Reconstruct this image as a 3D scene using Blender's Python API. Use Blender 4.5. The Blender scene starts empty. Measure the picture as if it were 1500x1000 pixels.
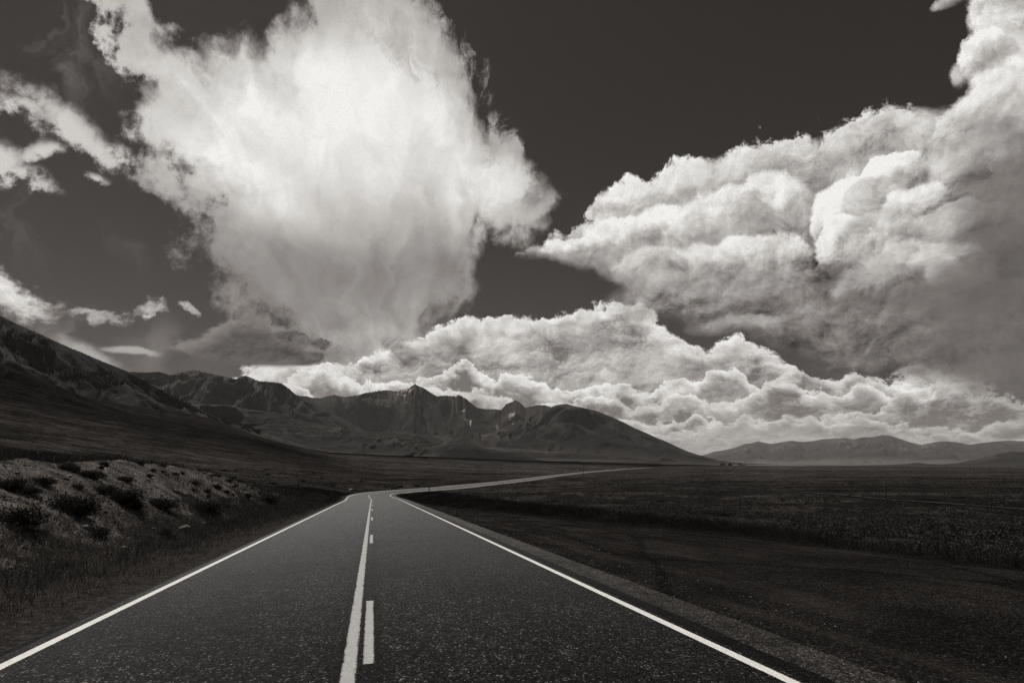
import bpy, math, random
import numpy as np
from mathutils import Vector

random.seed(7)
rng = np.random.default_rng(11)
scene = bpy.context.scene
COL = scene.collection
EYE = 1.55                      # height of the camera above the road, metres
R = math.radians

# ---------------------------------------------------------------- camera
cam_data = bpy.data.cameras.new('camera')
cam_data.sensor_width = 36.0
cam_data.lens = 36.0 * 860 / 1500
cam_data.clip_start = 0.05
cam_data.clip_end = 200000
cam = bpy.data.objects.new('camera', cam_data)
cam.location = (0, 0, EYE)
cam.rotation_euler = (R(90 + 11.757), 0, 0)      # looking along +Y, tipped up a little
COL.objects.link(cam)
scene.camera = cam

# ---------------------------------------------------------------- sun, exposure
SUN_AZ, SUN_EL = -42.0, 54.0     # degrees; azimuth measured to the right of +Y
sd = bpy.data.lights.new('sun', 'SUN')
sd.energy = 3.9
sd.angle = R(0.55)
sd.color = (1.0, 0.97, 0.93)
sun = bpy.data.objects.new('sun', sd)
sv = Vector((math.sin(R(SUN_AZ)) * math.cos(R(SUN_EL)), math.cos(R(SUN_AZ)) * math.cos(R(SUN_EL)), math.sin(R(SUN_EL))))
sun.rotation_euler = sv.to_track_quat('Z', 'Y').to_euler()
sun.location = (0, 0, 300)
COL.objects.link(sun)

scene.view_settings.view_transform = 'Standard'
scene.view_settings.look = 'None'
scene.view_settings.exposure = 0.0
scene.view_settings.gamma = 1.0
scene.view_settings.use_curve_mapping = False
scene.cycles.max_bounces = 5
scene.cycles.diffuse_bounces = 2
scene.cycles.glossy_bounces = 2
scene.cycles.volume_bounces = 0
scene.cycles.transparent_max_bounces = 12
scene.cycles.use_adaptive_sampling = True
scene.cycles.adaptive_threshold = 0.02
scene.cycles.use_denoising = True
scene.cycles.denoising_input_passes = 'RGB_ALBEDO_NORMAL'
scene.cycles.denoising_prefilter = 'NONE'   # keeps the fine grain of asphalt and brush
scene.cycles.adaptive_min_samples = 12


# ---------------------------------------------------------------- a small language for shader nodes
class X:
    """One value a * socket + b of a node tree; arithmetic on it adds as few Math nodes as possible."""
    nt = None
    memo = {}

    def __init__(self, s, a=1.0, b=0.0):
        self.sock, self.a, self.b = s, a, b

    @property
    def s(self):
        """the value as a plain socket"""
        if self.a == 1.0 and self.b == 0.0:
            return self.sock
        n = X.nt.nodes.new('ShaderNodeMath')
        if self.b == 0.0:
            n.operation = 'MULTIPLY'
        else:
            n.operation = 'MULTIPLY_ADD'
            n.inputs[2].default_value = self.b
        X.nt.links.new(self.sock, n.inputs[0])
        n.inputs[1].default_value = self.a
        self.sock, self.a, self.b = n.outputs[0], 1.0, 0.0
        return self.sock

    @staticmethod
    def put(sock, v):
        if isinstance(v, X):
            X.nt.links.new(v.s, sock)
        else:
            sock.default_value = v

    @staticmethod
    def m(op, a, b=None, c=None, clamp=False):
        n = X.nt.nodes.new('ShaderNodeMath')
        n.operation = op
        n.use_clamp = clamp
        X.put(n.inputs[0], a)
        if b is not None:
            X.put(n.inputs[1], b)
        if c is not None:
            X.put(n.inputs[2], c)
        return X(n.outputs[0])

    def __add__(p, q):
        if not isinstance(q, X):
            return X(p.sock, p.a, p.b + q)
        if p.a == q.a or q.a == 0:
            n = X.m('ADD', X(p.sock), X(q.sock))
            return X(n.sock, p.a, p.b + q.b)
        n = X.m('MULTIPLY_ADD', X(p.sock), p.a / q.a, X(q.sock))
        return X(n.sock, q.a, p.b + q.b)
    __radd__ = __add__

    def __neg__(p): return X(p.sock, -p.a, -p.b)
    def __sub__(p, q): return p + (-q)
    def __rsub__(p, q): return (-p) + q

    def __mul__(p, q):
        if not isinstance(q, X):
            return X(p.sock, p.a * q, p.b * q)
        if p.b != 0.0: p.s
        if q.b != 0.0: q.s
        n = X.m('MULTIPLY', X(p.sock), X(q.sock))
        return X(n.sock, p.a * q.a, 0.0)
    __rmul__ = __mul__

    def __truediv__(p, q):
        return p * (1.0 / q) if not isinstance(q, X) else X.m('DIVIDE', p, q)


def vmin(a, b): return X.m('MINIMUM', a, b)
def vmax(a, b): return X.m('MAXIMUM', a, b)
def power(a, b): return X.m('SQRT', a) if b == 0.5 else X.m('POWER', a, b)
def clamp01(a): return X.m('ADD', a, 0.0, clamp=True)


def mixf(a, b, t):
    if not isinstance(a, X) and not isinstance(b, X):
        return t * (b - a) + a
    n = X.nt.nodes.new('ShaderNodeMix')
    n.data_type = 'FLOAT'
    n.clamp_factor = False
    X.put(n.inputs[0], t)
    X.put(n.inputs[2], a)
    X.put(n.inputs[3], b)
    return X(n.outputs[0])


def sstep(v, lo, hi, olo=0.0, ohi=1.0, kind='SMOOTHSTEP'):
    n = X.nt.nodes.new('ShaderNodeMapRange')
    n.interpolation_type = kind
    if isinstance(v, X) and not isinstance(lo, X) and not isinstance(hi, X) and abs(v.a) > 1e-12:
        lo, hi, v = (lo - v.b) / v.a, (hi - v.b) / v.a, X(v.sock)
    X.put(n.inputs[0], v)
    for i, q in zip((1, 2, 3, 4), (lo, hi, olo, ohi)):
        X.put(n.inputs[i], q)
    return X(n.outputs[0])


def vec(x, y, z=0.0):
    n = X.nt.nodes.new('ShaderNodeCombineXYZ')
    for i, q in enumerate((x, y, z)):
        X.put(n.inputs[i], q)
    return X(n.outputs[0])


def split(v):
    n = X.nt.nodes.new('ShaderNodeSeparateXYZ')
    X.put(n.inputs[0], v)
    return X(n.outputs[0]), X(n.outputs[1]), X(n.outputs[2])


def noise(v, scale, detail=3.0, rough=0.5, dims='2D', color=False, dist=0.0):
    n = X.nt.nodes.new('ShaderNodeTexNoise')
    n.noise_dimensions = dims
    X.put(n.inputs['Vector'], v)
    n.inputs['Scale'].default_value = scale
    n.inputs['Detail'].default_value = detail
    n.inputs['Roughness'].default_value = rough
    n.inputs['Distortion'].default_value = dist
    return X(n.outputs['Color' if color else 'Fac'])


def voro(v, scale, detail=0.0, rough=0.5, dims='2D', out='Distance', feature='F1', smooth=0.6, rand=1.0):
    n = X.nt.nodes.new('ShaderNodeTexVoronoi')
    n.voronoi_dimensions = dims
    n.feature = feature
    n.normalize = detail > 0
    X.put(n.inputs['Vector'], v)
    n.inputs['Scale'].default_value = scale
    n.inputs['Detail'].default_value = detail
    n.inputs['Roughness'].default_value = rough
    n.inputs['Randomness'].default_value = rand
    if feature == 'SMOOTH_F1':
        n.inputs['Smoothness'].default_value = smooth
    return X(n.outputs[out])


def curve(x, pts, smooth=False):
    """y(x) through the listed points."""
    xs = [p[0] for p in pts]
    ys = [p[1] for p in pts]
    x0, x1 = min(xs), max(xs)
    y0, y1 = min(ys), max(ys)
    if y1 - y0 < 1e-6:
        y1 = y0 + 1e-3
    n = X.nt.nodes.new('ShaderNodeFloatCurve')
    cm = n.mapping
    cm.use_clip = True
    c = cm.curves[0]
    q = [((a - x0) / (x1 - x0), (b - y0) / (y1 - y0)) for a, b in sorted(pts)]
    c.points[0].location = q[0]
    c.points[1].location = q[-1]
    for p in q[1:-1]:
        c.points.new(*p)
    for p in c.points:
        p.handle_type = 'AUTO_CLAMPED' if smooth else 'VECTOR'
    cm.update()
    X.put(n.inputs['Value'], (x - x0) * (1.0 / (x1 - x0)))
    n.inputs['Factor'].default_value = 1.0
    return X(n.outputs[0]) * (y1 - y0) + y0


def blob(x, y, cx, cy, rx, ry, rot=0.0):
    """0 outside, rising smoothly to 1 in the middle of an ellipse; degrees."""
    n = X.nt.nodes.new('ShaderNodeMapping')
    n.vector_type = 'TEXTURE'
    X.put(n.inputs[0], vec(x, y))
    n.inputs['Location'].default_value = (cx, cy, 0)
    n.inputs['Rotation'].default_value = (0, 0, R(rot))
    n.inputs['Scale'].default_value = (rx, ry, 1)
    l = X.nt.nodes.new('ShaderNodeVectorMath')
    l.operation = 'LENGTH'
    X.nt.links.new(n.outputs[0], l.inputs[0])
    return sstep(X(l.outputs['Value']), 1.0, 0.0)


def tint_ramp(v, stops):
    n = X.nt.nodes.new('ShaderNodeValToRGB')
    X.put(n.inputs[0], v)
    e = n.color_ramp.elements
    while len(e) < len(stops):
        e.new(0.5)
    for el, (p, c) in zip(e, stops):
        el.position = p
        el.color = (*c, 1)
    return X(n.outputs[0])


# ---------------------------------------------------------------- sky: Nishita air behind procedural clouds
world = bpy.data.worlds.new('World')
scene.world = world
world.use_nodes = True
nt = world.node_tree
nt.nodes.clear()
X.nt = nt


def build_sky():
    tc = nt.nodes.new('ShaderNodeTexCoord')
    dx, dy, dz = split(X(tc.outputs['Generated']))
    az0 = X.m('ARCTAN2', dx, dy) * 57.29578          # bearing, 0 = +Y, to the right
    el0 = X.m('ARCSINE', dz) * 57.29578              # height above the horizon

    sky = nt.nodes.new('ShaderNodeTexSky')
    sky.sky_type = 'NISHITA'
    sky.sun_disc = False
    sky.sun_elevation = R(SUN_EL)
    sky.sun_rotation = R(SUN_AZ % 360)
    sky.altitude = 1900
    sky.air_density = 1.0
    sky.dust_density = 1.2
    sr = nt.nodes.new('ShaderNodeSeparateColor')
    nt.links.new(sky.outputs[0], sr.inputs[0])
    air = X(sr.outputs[0])                           # red-filter black and white
    air = power(air, 0.70) * 0.0285 * sstep(el0, 0.0, 36.0, 0.95, 0.68)

    # shared turbulence (all in degrees)
    p0 = vec(az0, el0)
    wc = noise(p0, 0.13, 5.0, 0.55, color=True)
    w1, w2, w3 = split(wc)
    u1, u2 = (w1 - 0.5), (w2 - 0.5)
    # ---- cumulus heads: round lobes in several sizes; 'light' is high on the side towards the sun
    def lobes(x, y, scale, octs, lx, ly, rough=0.62):
        h, l, amp = 0.0, 0.0, 1.0
        for k in range(octs):
            n = nt.nodes.new('ShaderNodeTexVoronoi')
            n.voronoi_dimensions = '2D'
            X.put(n.inputs['Vector'], vec(x, y))
            n.inputs['Scale'].default_value = scale
            n.inputs['Randomness'].default_value = 1.0
            px_, py_, _ = split(X(n.outputs['Position']))
            d = X(n.outputs['Distance'])
            ex, ey = (x - px_) * scale, (y - py_) * scale
            q = (ex * lx + ey * ly) * sstep(d, 0.82, 0.25) * 1.25
            h = (1.0 - d * d) * amp + h
            l = (q + 0.22 - d * d) * amp + l
            # smaller lobes bulge out of the larger ones
            x = x + ex * (0.30 / scale)
            y = y + ey * (0.30 / scale)
            amp *= rough
            scale *= 2.15
        return h, l
    def puffs(x, y, fx0, fy0, scale, octs, dl):
        """lobes broken up by turbulence, plus turbulence lit from the sun's side"""
        n1 = noise(vec(fx0, fy0), scale * 1.1, 6.0, 0.60)
        n2 = noise(vec(fx0 - dl * 0.4, fy0 + dl), scale * 1.1, 6.0, 0.60)
        n3 = noise(vec(fy0 + 40.0, fx0 - 17.0), scale * 1.1, 4.0, 0.60)
        h, l = lobes(x + (n1 - 0.5) * (1.1 / scale), y + (n3 - 0.5) * (1.1 / scale), scale, octs, -0.40, 0.90, 0.66)
        return n1, h * 0.5, l, n1 - n2
    nA, hA, lA, eA = puffs(az0 + u1 * 4.0 + (w3 - 0.5) * 3.0, el0 + u2 * 4.0, az0 + u1 * 3.0, el0 + u2 * 3.0, 0.25, 3, 0.55)
    yB = X.m('LOGARITHM', vmax(el0, 0.0) + 1.6, 2.71828) * 4.5 + el0 * 0.95
    nB, hB, lB, eB = puffs(az0 + u1 * 3.0 + (w3 - 0.5) * 2.0, yB + u2 * 3.0, az0 + u1 * 2.0, yB * 1.1 + u2 * 2.0, 0.46, 3, 0.32)
    patch = sstep(noise(vec(az0 + 31.0, el0 * 1.6), 0.11, 2, 0.5), 0.38, 0.62)       # crisp here, soft there
    big = (noise(vec(az0 + 90.0, el0 * 1.3), 0.16, 3, 0.55) - 0.5)
    lA = (lA * mixf(0.35, 1.0, patch) + eA * 3.4)
    lB = (lB * mixf(0.45, 1.0, patch) + eB * 2.6)

    def below(pts, x, y, smooth=False):
        """distance below a traced line, measured square to it"""
        c = curve(x, pts, smooth)
        sl = (curve(x + 0.7, pts, smooth) - curve(x - 0.7, pts, smooth)) * 0.714
        return (c - y) / power(sl * sl + 1.0, 0.5)


    out = air
    def over(base, alpha, bright):
        return mixf(base, bright, alpha)

    # ---------------- high thin streaks at the left
    thin = sstep(noise(vec(az0 * 0.9 + u1 * 9, el0 * 0.45 + u2 * 9), 0.16, 5, 0.6), 0.46, 0.8)
    veil = vmax(blob(az0, el0, *(-41.48, 31.11), 6, 7, 20), blob(az0, el0, *(-40.52, 17.83), 12, 5, 0) * 0.5)
    veil = vmax(veil, blob(az0, el0, *(-36.37, 9.51), 14, 4, 0) * 0.7)
    out = over(out, thin * veil * 0.55, 0.40)

    # ---------------- the great anvil cloud: fibres fan out from its foot
    fx, fy = (-11.37, 2.46)
    rx, ry = (az0 - fx), (el0 - fy)
    ang = X.m('ARCTAN2', rx, ry)
    rad = power(rx * rx + ry * ry, 0.5)
    fib = noise(vec(ang * 9.0 + u1 * 3.0, rad * 0.17 + u2 * 2.2), 1.0, 5, 0.52)
    fib2 = noise(vec(ang * 5.0 + u2 * 4.0, rad * 0.07), 1.0, 3, 0.5)
    rag = noise(vec(az0, el0), 0.33, 7, 0.66)
    ax = az0 + u1 * 9.0 + (rag - 0.5) * 3.5
    ay = el0 + u2 * 8.0 + (rag - 0.5) * 4.0
    topd = below([(-37.61, 25.96), (-37.2, 28.16), (-35, 30.49), (-32.77, 32.69), (-30.61, 34.73), (-28.41, 36.23), (-25.41, 37.31), (-23.33, 39.02), (-20.88, 41.46), (-12.3, 42.74), (-8.39, 40.11), (-5.9, 37.91), (-3.74, 35.26), (-1.1, 31.87), (1.31, 29.06), (3.38, 26.81), (4.43, 25.29)], ax, ay, True)
    botd = -below([(-38, 27.91), (-36.55, 27.07), (-33.64, 24.39), (-31.34, 21.58), (-29.75, 18.43), (-28.17, 16.33), (-26.85, 14.12), (-25.27, 12.18), (-23.44, 10.81), (-20.03, 8.55), (-15.07, 7.5), (-9.96, 7.65), (-6.8, 12.67), (-5.34, 14.36), (-4.15, 16.37), (-3.07, 18.89), (-1.97, 20.47), (0.71, 21.97), (2.84, 23.43), (3.73, 25.75)], ax, ay, True)
    F = vmin(topd, botd)
    dens = F + (fib - 0.5) * 3.4 + (rag - 0.5) * 4.5
    a1 = sstep(dens, -0.5, sstep(el0, 8.0, 17.0, 5.5, 2.3))
    core = sstep(dens, 0.3, 6.5)
    # bright crown, grey veil of falling rain below
    lum = curve(el0, [(0, 0.36), (7, 0.34), (11, 0.27), (15, 0.25), (18, 0.27), (21, 0.37), (24, 0.52), (28, 0.70), (34, 0.74), (38, 0.62), (45, 0.5)], True)
    lum = lum + 0.30 * blob(az0, el0, *(-26.74, 24.51), 12, 3.6, -22) + 0.13 * blob(az0, el0, *(-19.87, 31.17), 17, 9, 0)
    lum = lum + 0.20 * blob(az0, el0, *(-3.57, 24.81), 9, 6, 20)
    lum = lum - 0.10 * blob(az0, el0, *(-7.76, 22.75), 5, 8, 30) - 0.07 * blob(az0, el0, *(-15.64, 17.75), 10, 4.5, 0)
    lum = lum + 0.10 * blob(az0, el0, *(-7.52, 14.63), 5, 5, 20)
    lum = lum * (0.92 + 0.44 * (fib - 0.36)) + 0.20 * (fib2 - 0.5) + 0.10 * (rag - 0.5) * sstep(dens, 5.0, 0.5) + 0.05
    br1 = mixf(lum * 0.62 + 0.05, lum, core)
    out = over(out, a1, vmax(br1, 0.1))

    glow = blob(az0 + u1 * 6, el0 + u2 * 6, *(-12.66, 10.18), 11, 5.0, 5)
    out = over(out, sstep(glow + (rag - 0.5) * 0.8 * sstep(glow, 0.0, 0.2), 0.05, 0.9) * 0.75, 0.47 + 0.30 * (rag - 0.5) + 0.2 * (fib - 0.5))
    # arm reaching to the top left, and the ragged fringe at the top right
    arm = blob(ax, ay, *(-35.35, 32.81), 11.0, 3.2, -52)
    arm = vmax(arm, blob(ax, ay, *(-38.99, 34.68), 6, 2.6, -40))
    aa = sstep(arm + ((rag - 0.5) * 1.6 + (fib - 0.5) * 0.5) * sstep(arm, 0.0, 0.2), 0.16, 0.75)
    out = over(out, aa * 0.85, 0.30 + 0.55 * rag)
    fr = vmax(vmax(blob(az0, el0, *(-11.32, 39.09), 7.5, 5.5, -20), blob(az0, el0, *(-6.14, 35.99), 6.0, 5.0, -50)), blob(az0, el0, *(-1.1, 30.09), 4.5, 4.0, -40))
    fa = sstep(fr * 0.9 + (noise(vec(az0 + u1 * 6, el0 + u2 * 6), 0.42, 6, 0.68) - 0.5) * 2.6 * sstep(fr, 0.0, 0.3), 0.22, 1.0)
    out = over(out, fa * 0.80, 0.20 + 0.55 * rag)

    # ---------------- ragged scraps at the left edge
    qx, qy = az0 + u1 * 4.0 + (rag - 0.5) * 1.5, el0 + u2 * 4.0 + (rag - 0.5) * 2.0
    sc = blob(qx, qy, *(-39.4, 25.31), 8.5, 2.6, -20)
    sc = vmax(sc, blob(qx, qy, *(-43.57, 25.48), 4.0, 1.4, -5))
    sc = vmax(sc, blob(qx, qy, *(-36.41, 25.06), 4.0, 1.6, -10))
    sc = vmax(sc, blob(qx, qy, *(-42.02, 20.92), 5.0, 1.7, -12))
    sc = vmax(sc, blob(qx, qy, *(-41.26, 22.88), 3.0, 1.6, 30))
    sc = vmax(sc, blob(qx, qy, *(-43.66, 22.25), 3.5, 2.0, -20))
    sc = vmax(sc, blob(qx, qy, *(-37.55, 22.14), 2.2, 0.8, 0) * 0.8)
    sa = sstep(sc * 0.85 + ((rag - 0.5) * 2.4 + (fib - 0.5) * 1.0) * sstep(sc, 0.0, 0.2), 0.10, 0.75)
    out = over(out, sa * 0.92, 0.17 + 0.50 * sstep(sc + (rag - 0.5) * 1.8, 0.1, 1.1))

    # ---------------- puffs low on the left
    pf = blob(qx, qy, *(-41.89, 12.47), 4.6, 2.6, -25)
    pf = vmax(pf, blob(qx, qy, *(-36.63, 11.66), 3.8, 0.9, 0) * 0.75)
    pf = vmax(pf, blob(qx, qy, *(-32.86, 12.42), 2.4, 1.1, 0) * 0.9)
    pf = vmax(pf, blob(qx, qy, *(-29.52, 12.67), 2.0, 0.7, -12) * 0.8)
    pa = sstep(pf + (nB - 0.5) * 1.3 * sstep(pf, 0.0, 0.2), 0.14, 0.62)
    out = over(out, pa, 0.26 + 0.34 * sstep(pf, 0.0, 1.0) * sstep(az0, -37.5, -41.0, 0.6, 1.5) + lB * 0.22)
    ln = vmax(blob(az0, el0 + u2 * 1.2, *(-33.63, 9.05), 3.6, 0.55, 0), blob(az0, el0 + u2 * 2.0, *(-36.45, 8.42), 5.0, 1.7, -25) * 0.8)
    out = over(out, sstep(ln + (nB - 0.5) * 0.7 * sstep(ln, 0.0, 0.2), 0.15, 0.8), 0.40)

    # ---------------- the long bank of cumulus standing behind the mountains
    bx = az0 + u1 * 2.6
    by = el0 + u2 * 2.4
    pB = (hB - 0.62) * 1.3 + (nB - 0.5) * 1.8
    topB = below([(-25.83, 6.1), (-24.9, 7.96), (-22.4, 8.73), (-20.09, 9.3), (-16.39, 8.73), (-12.66, 10.18), (-10.09, 11.25), (-7.48, 12.98), (-4.79, 13.71), (-2.74, 14.01), (0.69, 13.75), (3.43, 14.06), (5.49, 14.89), (8.21, 15), (11.24, 15.27), (13.2, 14.83), (14.62, 13.33), (15.62, 11.85), (17.75, 10.7), (19.22, 9.86), (20.32, 10.86), (21.71, 11.07), (22.84, 10.55), (24.18, 9.41), (25.75, 8.2), (27.8, 7.11), (29.33, 6.78), (30.39, 8.15), (31.28, 7.1), (33.24, 6.4), (34.56, 7.73), (36.15, 7.74), (37.77, 6.79), (39.29, 5.72), (41.15, 4.86)], bx, by)
    FB = topB + pB
    aB = sstep(FB, -0.12, 0.32)
    hazeB = sstep(el0, 6.0, 0.0)
    def heap(F, s_, hi, lo):
        """a row of heads: crisp lit tops, shade growing downward"""
        t = sstep(F + (nB - 0.5) * s_ * 1.2 + big * 1.2, 0.0, s_)
        return mixf(hi, lo, t) + lB * 0.20 + big * 0.75
    brB = heap(FB, 2.4, 0.80, 0.36)
    brB = brB + 0.14 * blob(az0, el0, *(10.38, 10.26), 8, 3.6, -20) + 0.12 * blob(az0, el0, *(-0.68, 11.76), 8, 2.2, 0)
    out = over(out, aB, vmax(brB, 0.15))
    for k, (e0, amp, fr_, s_, sd_) in enumerate(((5.6, 2.3, 0.20, 1.9, 3.0), (4.3, 1.9, 0.27, 1.4, 17.0), (3.3, 1.4, 0.36, 1.0, 31.0), (2.4, 1.0, 0.48, 0.8, 47.0), (1.65, 0.7, 0.62, 0.5, 59.0), (1.0, 0.45, 0.8, 0.35, 71.0))):
        tie = X(out.s) * 1e-7
        rx_ = bx + tie + (nB - 0.5) * (1.6 / (1 + k * 0.5))
        dome = voro(vec(rx_ + sd_ * 3.1, sd_), fr_, 1.0, 0.5)
        swell = noise(vec((az0 + tie) * 0.9 + sd_, sd_), 0.12, 2, 0.5)
        topk = e0 + amp * (1.05 - dome * dome * 2.6 + (swell - 0.5) * 3.4)
        Fk = topk - (el0 + tie) + pB * (0.9 - k * 0.11)
        ak = sstep(Fk, -0.05, 0.16 + 0.04 * k)
        brk = heap(Fk, s_, 0.84 - 0.035 * k, 0.25 + 0.02 * k)
        brk = brk - 0.10 * blob(az0, el0, *(7.92, 5.08), 9.0, 1.8, 0) - 0.08 * blob(az0, el0, *(39.07, 3.98), 12.0, 3.0, 0)
        brk = mixf(brk, 0.42, hazeB * 0.35)
        out = over(out, ak * (0.92 if k < 4 else 0.8) * aB, vmax(brk, 0.15))
    hz = sstep(el0, 2.4, 0.0)
    out = mixf(out, 0.42, hz * 0.50)

    # a nearer grey cloud crossing the bank, with two dark scraps
    gx, gy = az0 + u1 * 2.0 + (nB - 0.5) * 1.5, el0 + u2 * 1.6 - (hB - 0.6) * 1.0 + (nB - 0.5) * 1.0
    g = curve(gx, [(-31.13, 9.41), (-30.08, 10.04), (-28.17, 10.87), (-26.68, 12.34), (-25.51, 12.94), (-23.61, 12.89), (-22.68, 12.23), (-21.16, 11.73), (-19.31, 11.11), (-18.04, 10.43), (-17.06, 9.59)], True)
    gb = curve(gx, [(-31.14, 9.52), (-29.05, 9.14), (-26.34, 8.64), (-23.53, 8.47), (-19.46, 8.83), (-18.27, 9.28), (-17.08, 9.97)], True)
    ga = sstep(vmin(g - gy, (el0 + u2 * 0.8 - gb) * 1.3), -0.15, 0.40)
    out = over(out, ga * 0.97, 0.080 + lB * 0.04 + 0.15 * sstep(g - gy, 2.2, 0.0) + (nB - 0.5) * 0.10)
    d = vmax(blob(gx, gy, *(-20.93, 11), 2.9, 0.8, -5), blob(gx, gy, *(-18.37, 10.73), 1.6, 0.75, 0))
    d = vmax(d, blob(gx, gy, *(-18.71, 9.38), 1.3, 0.6, 0) * 0.9)
    out = over(out, sstep(d + (nB - 0.5) * 0.8, 0.15, 0.6) * 0.85, 0.085 + lB * 0.10)
    d2 = vmax(blob(gx, gy, *(-10.71, 10.25), 3.6, 1.9, -30), blob(gx, gy, *(-13.22, 8.53), 5.0, 1.0, 0))
    out = over(out, sstep(d2 + (nB - 0.5) * 1.0, 0.2, 0.9) * 0.75, 0.19 + lB * 0.25)

    # ---------------- the great cumulus on the right
    cx = az0 + u1 * 3.6
    cy = el0 + u2 * 3.6
    pC = (hA - 0.62) * 2.2 + (nA - 0.5) * 3.8 + (hB - 0.6) * 0.9 + (nB - 0.5) * 1.1
    topC = below([(1.26, 19.7), (2.46, 20.47), (4.58, 21.59), (6.35, 22.49), (7.77, 23.26), (9.22, 24.69), (10.09, 25.51), (12.76, 26.16), (16.53, 26.68), (20.18, 27.08), (24.02, 27.49), (27.09, 27.8), (29.43, 27.83), (32.2, 27.7), (35.32, 27.27), (37.67, 26.36), (39.33, 26.35), (40.93, 26.42), (42.65, 26.3), (44.3, 26.17)], cx, cy)
    botC = curve(cx, [(1.26, 19.96), (3.49, 19.28), (6.94, 18.46), (10.32, 17.33), (12.57, 15.39), (15.41, 13.79), (18.47, 12.31), (21.45, 11.59), (24.33, 11.23), (27.03, 10.2), (29.48, 8.22), (32.81, 6.82), (35.88, 5.5), (38.76, 4.77), (41.08, 4.37)], True)
    topC = topC + pC
    FC = vmin(topC, (el0 + u2 * 1.5 - (nA - 0.5) * 2.0 - botC) * 0.8)
    aC = sstep(FC, -0.18, sstep(el0, 8.0, 18.0, 2.2, 0.55))
    under = sstep(el0 - curve(az0, [(2.11, 20.21), (10.37, 18.63), (16.9, 17.33), (23.05, 16.7), (27.51, 15.24), (31.58, 13.51), (35.42, 12.94), (38.21, 13.57), (40.31, 16.32), (42.89, 17.23)]), -2.5, 6.5)
    brC = mixf(0.13, 0.60, under) + big * 0.35
    brC = brC + 0.20 * sstep(topC, 3.5, 0.0) * sstep(az0, 38, 25, 0.4, 1.0)
    brC = brC + 0.22 * blob(az0, el0, *(14.56, 21.96), 11, 5.2, 15)
    brC = brC + 0.25 * blob(az0, el0, *(20.72, 17.9), 6.5, 4.0, 0)
    brC = brC + 0.22 * blob(az0, el0, *(42.88, 27.68), 6, 9, 0)
    brC = brC - 0.42 * blob(az0, el0, *(28.66, 19.5), 3.6, 7.0, -8) - 0.10 * blob(az0, el0, *(25.01, 25.11), 9.0, 2.5, 12)
    brC = brC + (lA * 0.20 + (nA - 0.5) * 0.35) * sstep(under, 0.0, 0.6, 0.35, 1.0)
    brC = brC + 0.07 * sstep(el0, 10, 5) * sstep(az0, 24, 14)
    out = over(out, aC, vmax(brC, 0.09))

    # single heads, back to front: (bearing, height), half-width, half-height, lit and shaded grey, softness
    pxx = az0 + u1 * 2.6
    pyy = el0 + u2 * 2.6
    mott = (nB - 0.5) * 0.6 + (nA - 0.5) * 0.8
    rough_ = (hA - 0.6) * 1.2 + (hB - 0.6) * 1.3 + (nA - 0.5) * 2.0 + (nB - 0.5) * 1.7
    tex = lA * 0.14 + lB * 0.08 + (nA - 0.5) * 0.22
    def puff(base, c, w, h, hi, lo, soft=0.16, dens=0.95):
        tie = X(base.s) * 1e-7                 # keeps the node evaluation in painting order
        v = (tie + pyy - c[1]) * (1.0 / h)
        u = (tie + pxx - c[0]) * (1.0 / w)
        d = (u * u + v * v) - rough_ * (1.44 / (w + h))
        a = sstep(d, (1.0 + soft * 0.3) ** 2, (1.0 - soft) ** 2) * sstep(v, -0.95, -0.05, 0.0, dens)
        b = sstep(v * 0.92 + (mott - u * 0.38), -0.50, 0.75, lo * 0.74, min(hi * 1.06, 0.93)) + tex
        return over(base, a, b)
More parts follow.
